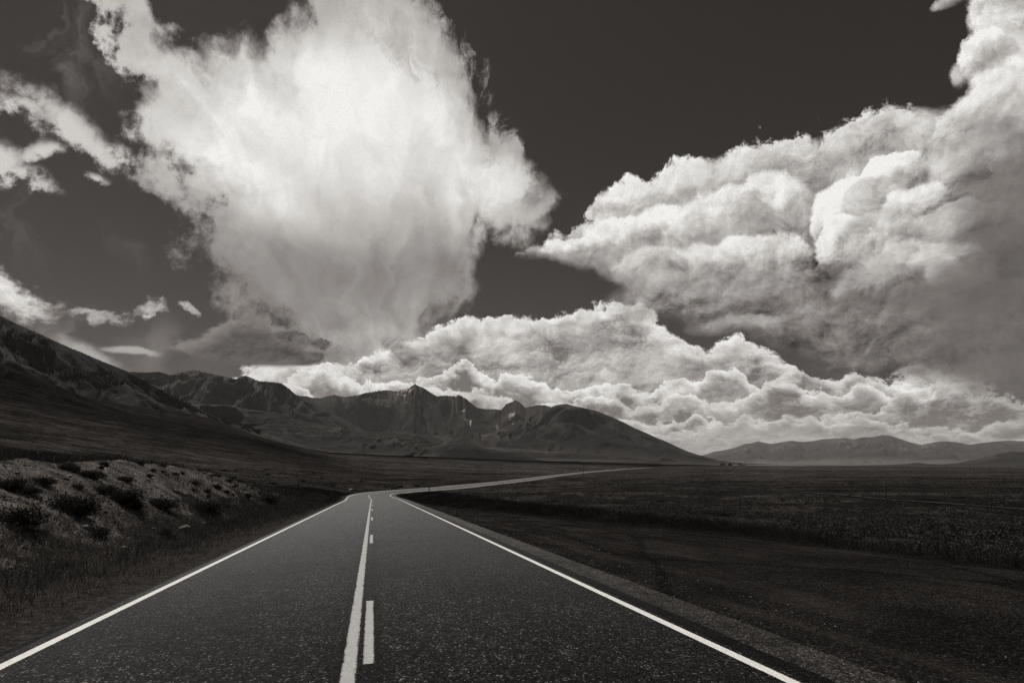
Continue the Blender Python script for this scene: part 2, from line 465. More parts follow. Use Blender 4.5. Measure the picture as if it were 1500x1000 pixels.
    for c, w, h, hi, lo, soft, dn in (
            ((40.27, 22.06), 5.0, 3.6, 0.62, 0.36, 0.3, 0.9), ((44.22, 27.64), 3.2, 5.0, 0.80, 0.52, 0.2, 1.0), ((44.62, 31.31), 2.7, 3.0, 0.86, 0.52, 0.15, 1.0), ((44.51, 33.19), 2.3, 2.0, 0.82, 0.50, 0.2, 1.0), ((41.49, 33.8), 1.6, 0.6, 0.60, 0.4, 0.4, 0.8), ((41.02, 28.96), 1.2, 1.0, 0.66, 0.4, 0.3, 0.8), ((42.38, 29.61), 1.7, 1.5, 0.86, 0.50, 0.15, 1.0),
            ((43.1, 25.4), 3.3, 3.2, 0.86, 0.50, 0.2, 1.0), ((40.72, 25.08), 2.9, 2.4, 0.80, 0.48, 0.2, 0.95), ((36.5, 24.98), 4.6, 2.6, 0.66, 0.42, 0.3, 0.8),
            ((31.94, 25.64), 4.6, 2.4, 0.64, 0.40, 0.3, 0.8), ((26.85, 25.63), 4.2, 2.2, 0.62, 0.40, 0.3, 0.8), ((19.33, 24.51), 6.0, 3.0, 0.74, 0.46, 0.3, 0.85),
            ((12.66, 24.32), 4.0, 2.2, 0.76, 0.46, 0.2, 0.9), ((28.52, 18.64), 4.6, 6.0, 0.17, 0.13, 0.5, 0.85),
            ((25.21, 20.95), 4.0, 4.2, 0.80, 0.34, 0.14, 0.95), ((21.01, 21.56), 4.4, 3.4, 0.84, 0.44, 0.18, 0.9), ((16.17, 21.18), 4.6, 2.9, 0.86, 0.46, 0.18, 0.9),
            ((10.81, 21.17), 3.9, 2.0, 0.84, 0.46, 0.15, 0.95), ((6.17, 20.63), 3.2, 1.1, 0.84, 0.50, 0.2, 0.95), ((25.76, 17.57), 2.6, 2.8, 0.72, 0.30, 0.16, 0.95),
            ((22.23, 17.72), 3.0, 2.6, 0.84, 0.32, 0.16, 0.95), ((18.21, 17.84), 4.2, 2.3, 0.72, 0.34, 0.22, 0.9), ((13.71, 18.41), 3.6, 1.7, 0.66, 0.34, 0.25, 0.9),
            ((16.77, 15.11), 6.5, 2.4, 0.38, 0.22, 0.5, 0.75), ((23.38, 13.59), 6.5, 2.6, 0.31, 0.18, 0.5, 0.75), ((29.81, 11.41), 6.5, 2.8, 0.25, 0.14, 0.5, 0.75),
            ((22.68, 12.23), 5.0, 1.0, 0.48, 0.25, 0.4, 0.5), ((35.44, 9.35), 8.0, 3.6, 0.20, 0.125, 0.6, 0.8),
            ((31.58, 20.4), 2.9, 3.0, 0.88, 0.46, 0.12, 1.0), ((35.31, 22.78), 2.2, 2.0, 0.88, 0.40, 0.10, 1.0), ((33.73, 21.06), 2.4, 2.0, 0.62, 0.34, 0.2, 0.9),
            ((36.56, 20.13), 2.8, 2.1, 0.84, 0.40, 0.14, 0.95), ((39.02, 17.94), 3.2, 2.4, 0.74, 0.32, 0.16, 0.95), ((31.05, 18.09), 2.2, 2.3, 0.86, 0.36, 0.14, 1.0),
            ((34.1, 17.92), 3.6, 2.9, 0.58, 0.28, 0.25, 0.9), ((36.24, 15.83), 2.8, 2.4, 0.50, 0.24, 0.3, 0.9), ((33.25, 14.97), 3.4, 2.0, 0.50, 0.22, 0.25, 0.85),
            ((37.53, 15.85), 1.7, 1.5, 0.66, 0.34, 0.4, 0.8), ((37.73, 13.92), 1.1, 1.9, 0.66, 0.34, 0.4, 0.75)):
        out = puff(out, c, w, h, hi, lo, soft, dn)
    # the grey rain curtain and base at the far right
    cu = vmax(blob(az0 + u1 * 6, el0 + u2 * 6, *(40.67, 10), 11.5, 8.0, -25), blob(az0 + u1 * 5, el0 + u2 * 5, *(42.65, 18.3), 6.5, 8.5, 0) * 0.95)
    out = mixf(out, 0.13 + (rag - 0.5) * 0.16 + (fib - 0.5) * 0.03, sstep(cu, 0.03, 0.75) * 0.78)

    out = vmin(out, 0.90)
    # warm black-and-white toning: shadows brown-grey, lights neutral
    col = tint_ramp(out, [(0.0, (0, 0, 0)), (0.045, (0.045, 0.0385, 0.0350)), (0.2, (0.2, 0.181, 0.170)), (0.6, (0.6, 0.580, 0.555)), (1.0, (1.0, 0.985, 0.955))])
    g10 = nt.nodes.new('ShaderNodeVectorMath')
    g10.operation = 'SCALE'
    X.put(g10.inputs[0], col)
    g10.inputs[3].default_value = 10.0
    bg = nt.nodes.new('ShaderNodeBackground')
    nt.links.new(g10.outputs[0], bg.inputs['Color'])
    bg.inputs['Strength'].default_value = 0.1
    wo = nt.nodes.new('ShaderNodeOutputWorld')
    nt.links.new(bg.outputs[0], wo.inputs['Surface'])


build_sky()
world.cycles.sampling_method = 'MANUAL'
world.cycles.sample_map_resolution = 512


# ---------------------------------------------------------------- numbers: noise and interpolation
def _hash(ix, iy, seed):
    h = (ix.astype(np.int64) * 374761393 + iy.astype(np.int64) * 668265263 + seed * 1274126177) & 0xFFFFFFFF
    h = ((h ^ (h >> 13)) * 1274126177) & 0xFFFFFFFF
    return (h ^ (h >> 16)) & 0xFFFF


def perlin(x, y, seed=0):
    ix, iy = np.floor(x), np.floor(y)
    fx, fy = x - ix, y - iy
    u, v = fx * fx * fx * (fx * (fx * 6 - 15) + 10), fy * fy * fy * (fy * (fy * 6 - 15) + 10)
    def g(dx, dy):
        a = _hash(ix + dx, iy + dy, seed) * (2 * np.pi / 65536)
        return np.cos(a) * (fx - dx) + np.sin(a) * (fy - dy)
    a = g(0, 0) * (1 - u) + g(1, 0) * u
    b = g(0, 1) * (1 - u) + g(1, 1) * u
    return (a * (1 - v) + b * v) * 1.45


def fbm(x, y, octs=5, rough=0.5, seed=0):
    s, amp, tot = 0, 1.0, 0
    for k in range(octs):
        s = s + amp * perlin(x, y, seed + k * 17)
        tot += amp
        x, y, amp = x * 2.03 + 5.1, y * 2.03 - 3.7, amp * rough
    return s / tot


def ridged(x, y, octs=5, rough=0.5, seed=0):
    s, amp, tot, w = 0, 1.0, 0, 1.0
    for k in range(octs):
        n = (1 - np.abs(perlin(x, y, seed + k * 13)) * 1.6) ** 2
        n = n * w
        w = np.clip(n * 1.6, 0, 1)
        s = s + amp * n
        tot += amp
        x, y, amp = x * 2.1 + 3.3, y * 2.1 + 7.9, amp * rough
    return s / tot


def smooth01(t):
    t = np.clip(t, 0, 1)
    return t * t * (3 - 2 * t)


def interp(x, pts):
    p = sorted(pts)
    return np.interp(x, [a for a, b in p], [b for a, b in p])


# ---------------------------------------------------------------- the road's line
ROAD_DIR = -0.2265                                  # bearing of the straight, radians
SLOPE = 0.0365
_u = np.array([math.sin(ROAD_DIR), math.cos(ROAD_DIR)])
_ctrl = [(_u[0] * s + 0.045 * _u[1], _u[1] * s, EYE - EYE - SLOPE * s) for s in (-60, -30, 0, 30, 60, 80)]
# beyond the straight: (bearing, drop below the eye, distance)
for az, dist, z in ((-13.2, 98, -3.52), (-13.1, 112, -3.93), (-12.3, 126, -4.25), (-10.1, 141, -4.46),
                    (-6.3, 163, -4.70), (-3.3, 197, -5.02), (0.0, 250, -5.45), (2.2, 320, -5.9), (4.6, 440, -6.4),
                    (6.7, 600, -6.9), (8.6, 800, -7.4), (10.2, 1050, -7.9), (12.4, 1550, -8.6), (14.6, 2300, -8.5), (17.0, 3200, -12)):
    _ctrl.append((math.sin(R(az)) * dist, math.cos(R(az)) * dist, z))


def _spline(c, step):
    c = np.array(c)
    out = []
    for i in range(1, len(c) - 2):
        p0, p1, p2, p3 = c[i - 1], c[i], c[i + 1], c[i + 2]
        # centripetal Catmull-Rom
        t0 = 0.0
        t1 = t0 + np.linalg.norm(p1 - p0) ** 0.5
        t2 = t1 + np.linalg.norm(p2 - p1) ** 0.5
        t3 = t2 + np.linalg.norm(p3 - p2) ** 0.5
        n = max(2, int(np.linalg.norm(p2 - p1) / step))
        for t in np.linspace(t1, t2, n, endpoint=False):
            a1 = (t1 - t) / (t1 - t0) * p0 + (t - t0) / (t1 - t0) * p1
            a2 = (t2 - t) / (t2 - t1) * p1 + (t - t1) / (t2 - t1) * p2
            a3 = (t3 - t) / (t3 - t2) * p2 + (t - t2) / (t3 - t2) * p3
            b1 = (t2 - t) / (t2 - t0) * a1 + (t - t0) / (t2 - t0) * a2
            b2 = (t3 - t) / (t3 - t1) * a2 + (t - t1) / (t3 - t1) * a3
            out.append((t2 - t) / (t2 - t1) * b1 + (t - t1) / (t2 - t1) * b2)
    return np.array(out)


ROAD = _spline(_ctrl, 1.5)
_d = np.gradient(ROAD[:, :2], axis=0)
ROAD_T = _d / np.linalg.norm(_d, axis=1)[:, None]
ROAD_N = np.stack([ROAD_T[:, 1], -ROAD_T[:, 0]], 1)           # to the right
ROAD_S = np.concatenate([[0], np.cumsum(np.linalg.norm(np.diff(ROAD[:, :2], axis=0), axis=1))])
ROAD_S -= ROAD_S[np.argmin(np.hypot(ROAD[:, 0], ROAD[:, 1]))]


def road_coords(x, y):
    """signed distance from the centre line (right positive), arc length, road height, for arrays"""
    shp = x.shape
    x, y = x.ravel(), y.ravel()
    q = np.full(x.size, 1e6)
    s = np.zeros(x.size)
    z = np.zeros(x.size)
    ax, ay = ROAD[:-1, 0], ROAD[:-1, 1]
    ex, ey = np.diff(ROAD[:, 0]), np.diff(ROAD[:, 1])
    ll = ex * ex + ey * ey
    for i in range(0, x.size, 20000):
        px, py = x[i:i + 20000, None], y[i:i + 20000, None]
        j = np.argmin((px - ROAD[None, ::4, 0]) ** 2 + (py - ROAD[None, ::4, 1]) ** 2, axis=1) * 4
        best = np.full(px.shape[0], 1e12)
        for dj in range(-4, 5):
            k = np.clip(j + dj, 0, len(ax) - 1)
            t = np.clip(((px[:, 0] - ax[k]) * ex[k] + (py[:, 0] - ay[k]) * ey[k]) / ll[k], 0, 1)
            cx, cy = ax[k] + t * ex[k], ay[k] + t * ey[k]
            d2 = (px[:, 0] - cx) ** 2 + (py[:, 0] - cy) ** 2
            m = d2 < best
            best = np.where(m, d2, best)
            side = np.sign((px[:, 0] - cx) * ey[k] - (py[:, 0] - cy) * ex[k])
            q[i:i + 20000] = np.where(m, np.sqrt(d2) * side, q[i:i + 20000])
            s[i:i + 20000] = np.where(m, ROAD_S[k] + t * (ROAD_S[k + 1] - ROAD_S[k]), s[i:i + 20000])
            z[i:i + 20000] = np.where(m, ROAD[k, 2] + t * (ROAD[k + 1, 2] - ROAD[k, 2]), z[i:i + 20000])
    return q.reshape(shp), s.reshape(shp), z.reshape(shp)


def road_point(s, q, dz=0.0):
    x = np.interp(s, ROAD_S, ROAD[:, 0]) + np.interp(s, ROAD_S, ROAD_N[:, 0]) * q
    y = np.interp(s, ROAD_S, ROAD[:, 1]) + np.interp(s, ROAD_S, ROAD_N[:, 1]) * q
    z = np.interp(s, ROAD_S, ROAD[:, 2]) + dz
    return x, y, z


# ---------------------------------------------------------------- the lie of the land, by bearing and distance
# heights relative to the eye, metres; rows: distance
_RR = [0, 60, 120, 200, 400, 800, 1100, 1500, 2300, 3000, 4500, 10000, 40000, 90000]
_CREST = interp(np.arange(-60, 61), [(-41.47, 7.19), (-40.28, 7.12), (-39.04, 6.93), (-37.32, 6.56), (-35.72, 6.05), (-34.08, 5.56), (-31.89, 5.03), (-29.62, 4.63), (-27.52, 4.14), (-25.32, 3.45), (-23.63, 2.84), (-21.9, 2.27), (-19.97, 1.75), (-18.65, 1.34), (-17.15, 1.04), (-12.24, 0.81), (-4.57, 0.57), (1.96, 0.32), (8.42, 0.13), (13.44, -0), (18.26, -0.08), (27.11, -0.17), (40.47, -0.15)]
                + [(-60, 8.0), (60, -0.15)])
_TAB = {}


def _row(az):
    c = float(np.interp(az, np.arange(-60, 61), _CREST))
    te = math.tan(R(c))
    k = float(interp(az, [(-60, 0.0), (-41, 0.0), (-27, 0.35), (-17, 0.8), (-10, 1.0), (60, 1.0)]))
    # left: a hill whose brow stands at 1100 m; further right the brow moves back to 2300 m
    hillz = {60: 0.4, 120: 2.6, 200: 7.2, 400: 24, 800: te * 800 * 0.80, 1100: te * 1100, 1500: te * 1100 * 1.0, 2300: te * 1100 * 0.9, 3000: te * 1100 * 0.8, 4500: 20, 10000: 0, 40000: -60, 90000: -60}
    f = interp(az, [(-60, 1.5), (-41, 1.0), (-27, 0.36), (-17, 0.0), (60, 0)])
    mid = lambda d: te * d
    fl = {60: interp(az, [(-41, -0.3), (-27, -2.6), (-12, -3.7), (0, -3.7), (18, -3.5), (41, -2.9)]),
          120: interp(az, [(-41, 1.8), (-27, -3.0), (-17, -5.2), (-12, -5.7), (0, -5.8), (18, -5.2), (41, -4.3)]),
          200: interp(az, [(-41, 6), (-27, -2.2), (-17, -5.6), (-12, -6.6), (0, -6.7), (18, -6.1), (41, -5.2)]),
          400: interp(az, [(-41, 23), (-27, 6.5), (-17, -3.4), (-12, -7.2), (0, -8), (18, -7.6), (41, -6.9)]),
          800: interp(az, [(-41, 72), (-27, 33), (-17, 5), (-12, -3), (0, -9.1), (18, -9.2), (41, -9)]),
          1100: interp(az, [(-41, te * 1100), (-27, 62), (-17, 12), (-12, 3), (0, -8), (18, -9.6), (41, -10)])}
    fl[1500] = interp(az, [(-41, te * 1180), (-27, te * 1440), (-17, te * 1500 * 0.80), (-12, te * 1500 * 0.62), (0, te * 1500 * 0.2 - 5), (18, -10.2), (41, -11.5)])
    fl[2300] = interp(az, [(-41, te * 1150), (-27, te * 1600), (-17, te * 2290), (-12, te * 2290), (0, te * 2290), (18, te * 2290), (41, -13)])
    fl[3000] = interp(az, [(-41, te * 1100), (-27, te * 1500), (-17, te * 2200), (0, te * 2200 - 4), (18, -14), (41, -15)])
    fl[4500] = interp(az, [(-41, 30), (-17, 20), (0, -5), (18, -20), (41, -19)])
    fl[10000] = interp(az, [(-41, 0), (0, -20), (18, -34), (41, -32)])
    fl[40000] = -75.0
    fl[90000] = -180.0
    fl[0] = 0.0
    return [float(fl[r]) for r in _RR]


_AZ = np.arange(-60, 61, 1.0)
_ROWS = np.array([_row(a) for a in _AZ])          # (121, n)


def table_height(r, az):
    az = np.where(az > 180, az - 360, az)
    a = np.clip(az, -60, 60) + 60
    i = np.clip(np.floor(a).astype(int), 0, 119)
    fa = a - i
    lr = np.log(np.maximum(r, 1.0))
    lg = np.log(np.array([1.0] + _RR[1:]))
    j = np.clip(np.searchsorted(lg, lr) - 1, 0, len(lg) - 2)
    fj = (lr - lg[j]) / (lg[j + 1] - lg[j])
    # in linear distance inside each ring
    rr = np.array(_RR, float)
    fj = np.clip((r - rr[j]) / (rr[j + 1] - rr[j]), 0, 1)
    def at(ii):
        z1, z2 = _ROWS[ii, j], _ROWS[ii, j + 1]
        return z1 + (z2 - z1) * fj
    return at(i) * (1 - fa) + at(i + 1) * fa


def ground(x, y, full=False):
    """height of the ground (world z) for arrays x, y; the road surface lies at its own height"""
    x, y = np.asarray(x, float), np.asarray(y, float)
    r = np.hypot(x, y)
    az = np.degrees(np.arctan2(x, y))
    t = table_height(r, az) + EYE
    q, s, rz = road_coords(x, y)
    # the plain behind the viewer
    back = smooth01((-y + 0.3 * r) / (r + 1) * 2)
    plane = -SLOPE * np.clip(x * _u[0] + y * _u[1], -400, 200)
    near = smooth01((115 - r) / 65)
    # ---- cross-section of the near stretch
    aq = np.abs(q)
    n1 = fbm(x / 7.0, y / 7.0, 4, 0.5, 3)
    n2 = fbm(x / 1.3, y / 1.3, 4, 0.55, 5)
    right = -0.10 * smooth01((q - 4.5) / 8) - 0.75 * smooth01((q - 11.5 - 1.5 * n1) / 6) - 0.5 * smooth01((q - 19) / 30) + 0.10 * n1 * smooth01((q - 9) / 5)
    ditch = -0.50 * smooth01((aq - 4.1) / 1.6)
    env = interp(s, [(-80, 0.9), (0, 0.9), (12, 0.94), (23, 0.97), (34, 1.12), (43, 1.16), (53, 1.06), (63, 0.86), (70, 0.66), (82, 0.32), (102, 0)])
    foot = 5.3 + 0.7 * n1
    t1 = (aq - foot) / 7.6
    bank = 3.05 * env * (smooth01(t1) * 0.55 + np.clip(t1, 0, 1) * 0.45) * (1 + 0.10 * n1)
    bank = bank + env * (0.16 * n1 + 0.13 * n2) * smooth01(t1 * 2) * 1.3
    up = env * 1.0 * smooth01((aq - 13.6) / 14) * interp(s, [(30, 1.0), (60, 0.3)]) - 0.25 * env * smooth01((aq - 13.0) / 2.0) * smooth01((s - 35) / 20)
    left = ditch + bank + up
    cross = np.where(q > 0, right, left)
    zn = np.where(r < 115, plane, plane) + cross
    z = t * (1 - near) + zn * near
    # rolling detail far off
    z = z + (1 - near) * (0.35 * fbm(x / 45, y / 45, 4, 0.5, 9) * smooth01((r - 60) / 100)
                          + np.clip(r / 900, 0, 3) * 2.2 * fbm(x / 330, y / 330, 4, 0.5, 21) * smooth01((-az - 8) / 14) * smooth01((3500 - r) / 2500))
    # near the road everywhere the ground meets the roadbed
    wide = 5.2 + 5.0 * smooth01((s - 110) / 60)
    m = smooth01((aq - wide) / (4.0 + np.clip(s - 100, 0, 400) * 0.03))
    z = (rz - 0.15) * (1 - m) + z * m
    z = np.where(aq < 4.9, np.minimum(z, rz - 0.15), z)
    if full:
        return z, q, s, n1, n2, env
    return z


def gz(x, y):
    return float(ground(np.array([x]), np.array([y]))[0])


def sight(az, el, rmin=4.0, rmax=60000.0):
    """where the line of sight at this bearing and height meets the ground"""
    r = np.geomspace(rmin, rmax, 1600)
    x, y = np.sin(R(az)) * r, np.cos(R(az)) * r
    h = ground(x, y) - EYE - r * math.tan(R(el))
    k = int(np.argmax(h > 0)) if (h > 0).any() else len(r) - 1
    return float(x[k]), float(y[k]), float(ground(x[k:k + 1], y[k:k + 1])[0])


# ---------------------------------------------------------------- mesh helpers
def make_mesh(name, verts, faces, smooth=False):
    """verts (n,3) and faces (m,k) numpy arrays -> mesh datablock"""
    me = bpy.data.meshes.new(name)
    verts = np.asarray(verts, dtype=np.float32)
    faces = np.asarray(faces, dtype=np.int32)
    k = faces.shape[1]
    me.vertices.add(len(verts))
    me.vertices.foreach_set('co', verts.ravel())
    me.loops.add(faces.size)
    me.loops.foreach_set('vertex_index', faces.ravel())
    me.polygons.add(len(faces))
    me.polygons.foreach_set('loop_start', np.arange(0, faces.size, k, dtype=np.int32))
    me.polygons.foreach_set('loop_total', np.full(len(faces), k, dtype=np.int32))
    me.update(calc_edges=True)
    me.validate()
    me.polygons.foreach_set('use_smooth', np.full(len(me.polygons), smooth, dtype=bool))
    return me


def link(name, me, mat=None, parent=None, kind=None, label=None, cat=None, group=None, loc=None):
    o = bpy.data.objects.new(name, me)
    COL.objects.link(o)
    if mat is not None:
        me.materials.append(mat)
    if parent is not None:
        o.parent = parent
    if kind: o['kind'] = kind
    if label: o['label'] = label
    if cat: o['category'] = cat
    if group: o['group'] = group
    if loc is not None: o.location = loc
    return o


def attr(me, name, values):
    a = me.attributes.new(name, 'FLOAT', 'POINT')
    a.data.foreach_set('value', np.asarray(values, dtype=np.float32).ravel())


def grid_faces(n, m, flip=False):
    i, j = np.meshgrid(np.arange(n - 1), np.arange(m - 1), indexing='ij')
    a = i * m + j
    f = np.stack([a, a + 1, a + m + 1, a + m], -1).reshape(-1, 4)
    return f[:, ::-1] if flip else f


# ---------------------------------------------------------------- materials
TONE = np.array((1.0, 0.905, 0.840))


def new_mat(name):
    m = bpy.data.materials.new(name)
    m.use_nodes = True
    X.nt = m.node_tree
    X.nt.nodes.clear()
    o = X.nt.nodes.new('ShaderNodeOutputMaterial')
    b = X.nt.nodes.new('ShaderNodeBsdfPrincipled')
    X.nt.links.new(b.outputs[0], o.inputs['Surface'])
    return m, b, o


def toned(v, tone=TONE):
    """a grey value in the print's warm tone"""
    n = X.nt.nodes.new('ShaderNodeVectorMath')
    n.operation = 'SCALE'
    n.inputs[0].default_value = tuple(tone)
    X.put(n.inputs[3], v)
    return X(n.outputs[0])


def position():
    n = X.nt.nodes.new('ShaderNodeNewGeometry')
    return X(n.outputs['Position'])


def vattr(name):
    n = X.nt.nodes.new('ShaderNodeAttribute')
    n.attribute_name = name
    return X(n.outputs['Fac'])


def bump(bsdf, h, strength, dist):
    n = X.nt.nodes.new('ShaderNodeBump')
    n.inputs['Strength'].default_value = strength
    n.inputs['Distance'].default_value = dist
    X.put(n.inputs['Height'], h)
    X.nt.links.new(n.outputs[0], bsdf.inputs['Normal'])


def plain_mat(name, v, rough=0.9, vary=0.25, scale=3.0, spec=0.3, tone=TONE):
    m, b, o = new_mat(name)
    n = noise(position(), scale, 4, 0.6, '3D')
    X.put(b.inputs['Base Color'], toned(mixf(v * (1 - vary), v * (1 + vary), n), tone))
    b.inputs['Roughness'].default_value = rough
    b.inputs['Specular IOR Level'].default_value = spec
    return m


# ---------------------------------------------------------------- ground sheet
def ground_material():
    m, b, o = new_mat('ground_material')
    p = position()
    px_, py_, pz_ = split(p)
    dist = power(px_ * px_ + py_ * py_, 0.5)
    gravel, turf = vattr('gravel'), vattr('turf')
    # sagebrush steppe: dark clumps, paler grass between
    s1 = noise(p, 0.9, 5, 0.62, '3D')
    s2 = noise(p, 0.16, 5, 0.6, '3D')
    s3 = noise(p, 0.012, 5, 0.55, '3D')
    s4 = noise(p, 0.0021, 4, 0.5, '3D')
    clump = sstep(voro(p, 0.55, 2, 0.6, '3D'), 0.25, 0.62)
    v = 0.019 + 0.026 * sstep(s1, 0.35, 0.7)
    v = v * mixf(0.62, 1.3, sstep(s2, 0.36, 0.64))
    v = v * mixf(0.72, 1.0, mixf(clump, 1.0, sstep(dist, 300, 900)))
    v = v * mixf(0.72, 1.30, sstep(s3, 0.35, 0.65)) * mixf(0.75, 1.25, sstep(s4, 0.4, 0.6))
    v = v * mixf(0.55, 1.35, sstep(noise(p, 0.05, 6, 0.7, '3D'), 0.38, 0.62)) * mixf(0.7, 1.25, sstep(noise(p, 0.35, 4, 0.7, '3D'), 0.4, 0.6))
    v = v * vattr('cover_shade') * 1.5  # ground tone, with the cloud shadow painted in
    # gravel of the cut bank
    st = voro(p, 9.0, 0, 0.5, '3D', out='Color')
    sx, _, _ = split(st)
    st2 = voro(p, 30.0, 0, 0.5, '3D', out='Color')
    tx, _, _ = split(st2)
    gv = 0.105 + 0.070 * power(tx, 2.0) + 0.16 * sstep(sx, 0.86, 1.0) * sstep(s1, 0.4, 0.6)
    gv = gv * mixf(0.38, 1.2, sstep(noise(p, 0.8, 5, 0.65, '3D'), 0.33, 0.66))
    gm = sstep(gravel + (noise(p, 0.7, 6, 0.68, '3D') - 0.5) * 1.1, 0.38, 0.62)
    # dark soil and litter of the verge
    tv = 0.022 + 0.030 * sstep(noise(p, 6.0, 5, 0.7, '3D'), 0.4, 0.75) + 0.05 * power(tx, 7.0)
    v = mixf(v, tv * sstep(vattr('cover_shade'), 0.0, 1.0, 0.0, 1.0, 'LINEAR'), turf)
    v = mixf(v, gv, gm)
    X.put(b.inputs['Base Color'], toned(v))
    b.inputs['Roughness'].default_value = 0.95
    b.inputs['Specular IOR Level'].default_value = 0.0
    hb = noise(p, 5.0, 6, 0.7, '3D') * 0.5 + s1 * 1.4 + tx * 0.10 * gm
    bump(b, hb, 0.9, 0.22)
    return m


def build_ground():
    az = np.concatenate([np.arange(-180, -52, 4.0), np.arange(-52, 52.01, 0.105), np.arange(56, 180.1, 4.0)])
    r = [0.0, 0.4]
    while r[-1] < 44500:
        r.append(r[-1] + max(0.14, r[-1] * (0.0125 if r[-1] < 130 else 0.021)))
    r = np.array(r)
    A, RR = np.meshgrid(np.radians(az), r, indexing='ij')
    x, y = np.sin(A) * RR, np.cos(A) * RR
    z, q, s, n1, n2, env = ground(x, y, True)
    v = np.stack([x, y, z], -1).reshape(-1, 3)
    me = make_mesh('ground', v, grid_faces(len(az), len(r)), True)
    aq = np.abs(q)
    nb = fbm(x / 4.0, y / 4.0, 5, 0.6, 40)
    g = np.where(q < 0, smooth01((aq - 7.5 - 3.2 * nb + 0.05 * np.clip(30 - s, -10, 30)) / 1.6) * smooth01((13.5 + 0.5 * n1 - aq) / 0.7) * smooth01((88 - s) / 14), 0)
    g = g * (0.80 + 0.35 * smooth01((s - 26) / 10) + 0.5 * nb * (1 - 0.7 * smooth01((s - 26) / 10)))
    d_ = np.where((q < 0) & (s > 84) & (s < 112), smooth01((aq - 4.6) / 0.8) * smooth01((9.5 - aq) / 2.5) * 0.8, 0)
    attr(me, 'gravel', np.maximum(g, d_))
    attr(me, 'turf', smooth01((9.5 - aq) / 2.0) * smooth01((RR * 0 + 150 - RR) / 60) * (q < 0) + (q > 0) * smooth01((30 - q) / 12) * smooth01((130 - RR) / 60))
    azd = np.degrees(A)
    # cloud shadow painted onto the left hill, its sunlit foot painted lighter
    el = np.degrees(np.arctan2(z - EYE, np.maximum(RR, 1)))
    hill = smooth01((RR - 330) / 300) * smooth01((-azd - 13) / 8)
    low = smooth01((320 + 120 * fbm(x / 160, y / 160, 3, 0.5, 77) - RR) / 160) * smooth01((-azd - 14) / 8)
    shadow_strip = smooth01((RR - 1500) / 500) * smooth01((2700 - RR) / 300) * smooth01((azd + 19) / 3) * smooth01((24 - azd) / 10)  # band of cloud shadow across the plain, painted dark
    cov_shade = 1.0 - 0.66 * hill * (1 - low) + 0.25 * low * (1 - 0 * hill) - 0.80 * shadow_strip
    cov_shade = cov_shade * (1 + 1.2 * smooth01((RR - 5000) / 3000) * (azd < 26)) 
    pe = np.interp(s, [-26, 0, 10, 18, 26, 34, 45, 56, 62, 130], [16, 13.6, 13.0, 11.4, 9.6, 8.2, 6.6, 5.4, 4.9, 4.9])
    cov_shade = cov_shade * (1 - 0.72 * (q > 0) * smooth01((pe + 9 - q) / 5) * smooth01((150 - RR) / 40))
    attr(me, 'cover_shade', cov_shade)
    return link('ground', me, ground_material(), kind='structure')


build_ground()

# ---------------------------------------------------------------- mountain ranges
def range_material(name, base, vary, fan, snow=False, forest=0.0):
    m, b, o = new_mat(name)
    p = position()
    _, _, pz_ = split(p)
    h = vattr('rise')                       # 0 foot, 1 crest
    gully = vattr('spur')                   # 0 gully floor, 1 rib
    n1 = noise(p, 0.0022, 6, 0.62, '3D')
    n2 = noise(p, 0.011, 5, 0.65, '3D')
    base, fan = base * 0.54, fan * 0.84
    v = base * mixf(1 - vary, 1 + vary, sstep(n1, 0.38, 0.62))
    v = v * mixf(0.88, 1.12, n2)
    # paler grass fans near the foot, dark timber belts, paler rock above
    v = mixf(fan * mixf(0.8, 1.2, n1), v, sstep(h + (n1 - 0.5) * 0.35, 0.05, 0.26))
    belt = sstep(h + (n2 - 0.5) * 0.4 + (n1 - 0.5) * 0.6, 0.25, 0.42) * sstep(h + (n2 - 0.5) * 0.4 + (n1 - 0.5) * 0.5, 0.82, 0.6)
    v = v * mixf(1.0, 1 - forest, belt * sstep(n1, 0.62, 0.42, 0.45, 1.0))
    scree = sstep(n2 + (gully - 0.5) * 0.6, 0.48, 0.66) * sstep(h, 0.35, 0.6)
    v = v * mixf(0.85, 2.1, scree)
    if snow:
        sm = vattr('snow')
        sn = sstep(noise(p, 0.02, 5, 0.75, '3D') * 0.9 + sm * 0.75, 0.80, 0.90)
        v = mixf(v, 0.50, sn * sstep(sm, 0.05, 0.3))
    X.put(b.inputs['Base Color'], toned(v))
    b.inputs['Roughness'].default_value = 1.0
    b.inputs['Specular IOR Level'].default_value = 0.05
    bump(b, n2 * 1.0 + noise(p, 0.04, 5, 0.7, '3D') * 0.45, 0.7, 30.0)
    return m


SHEETS = {}


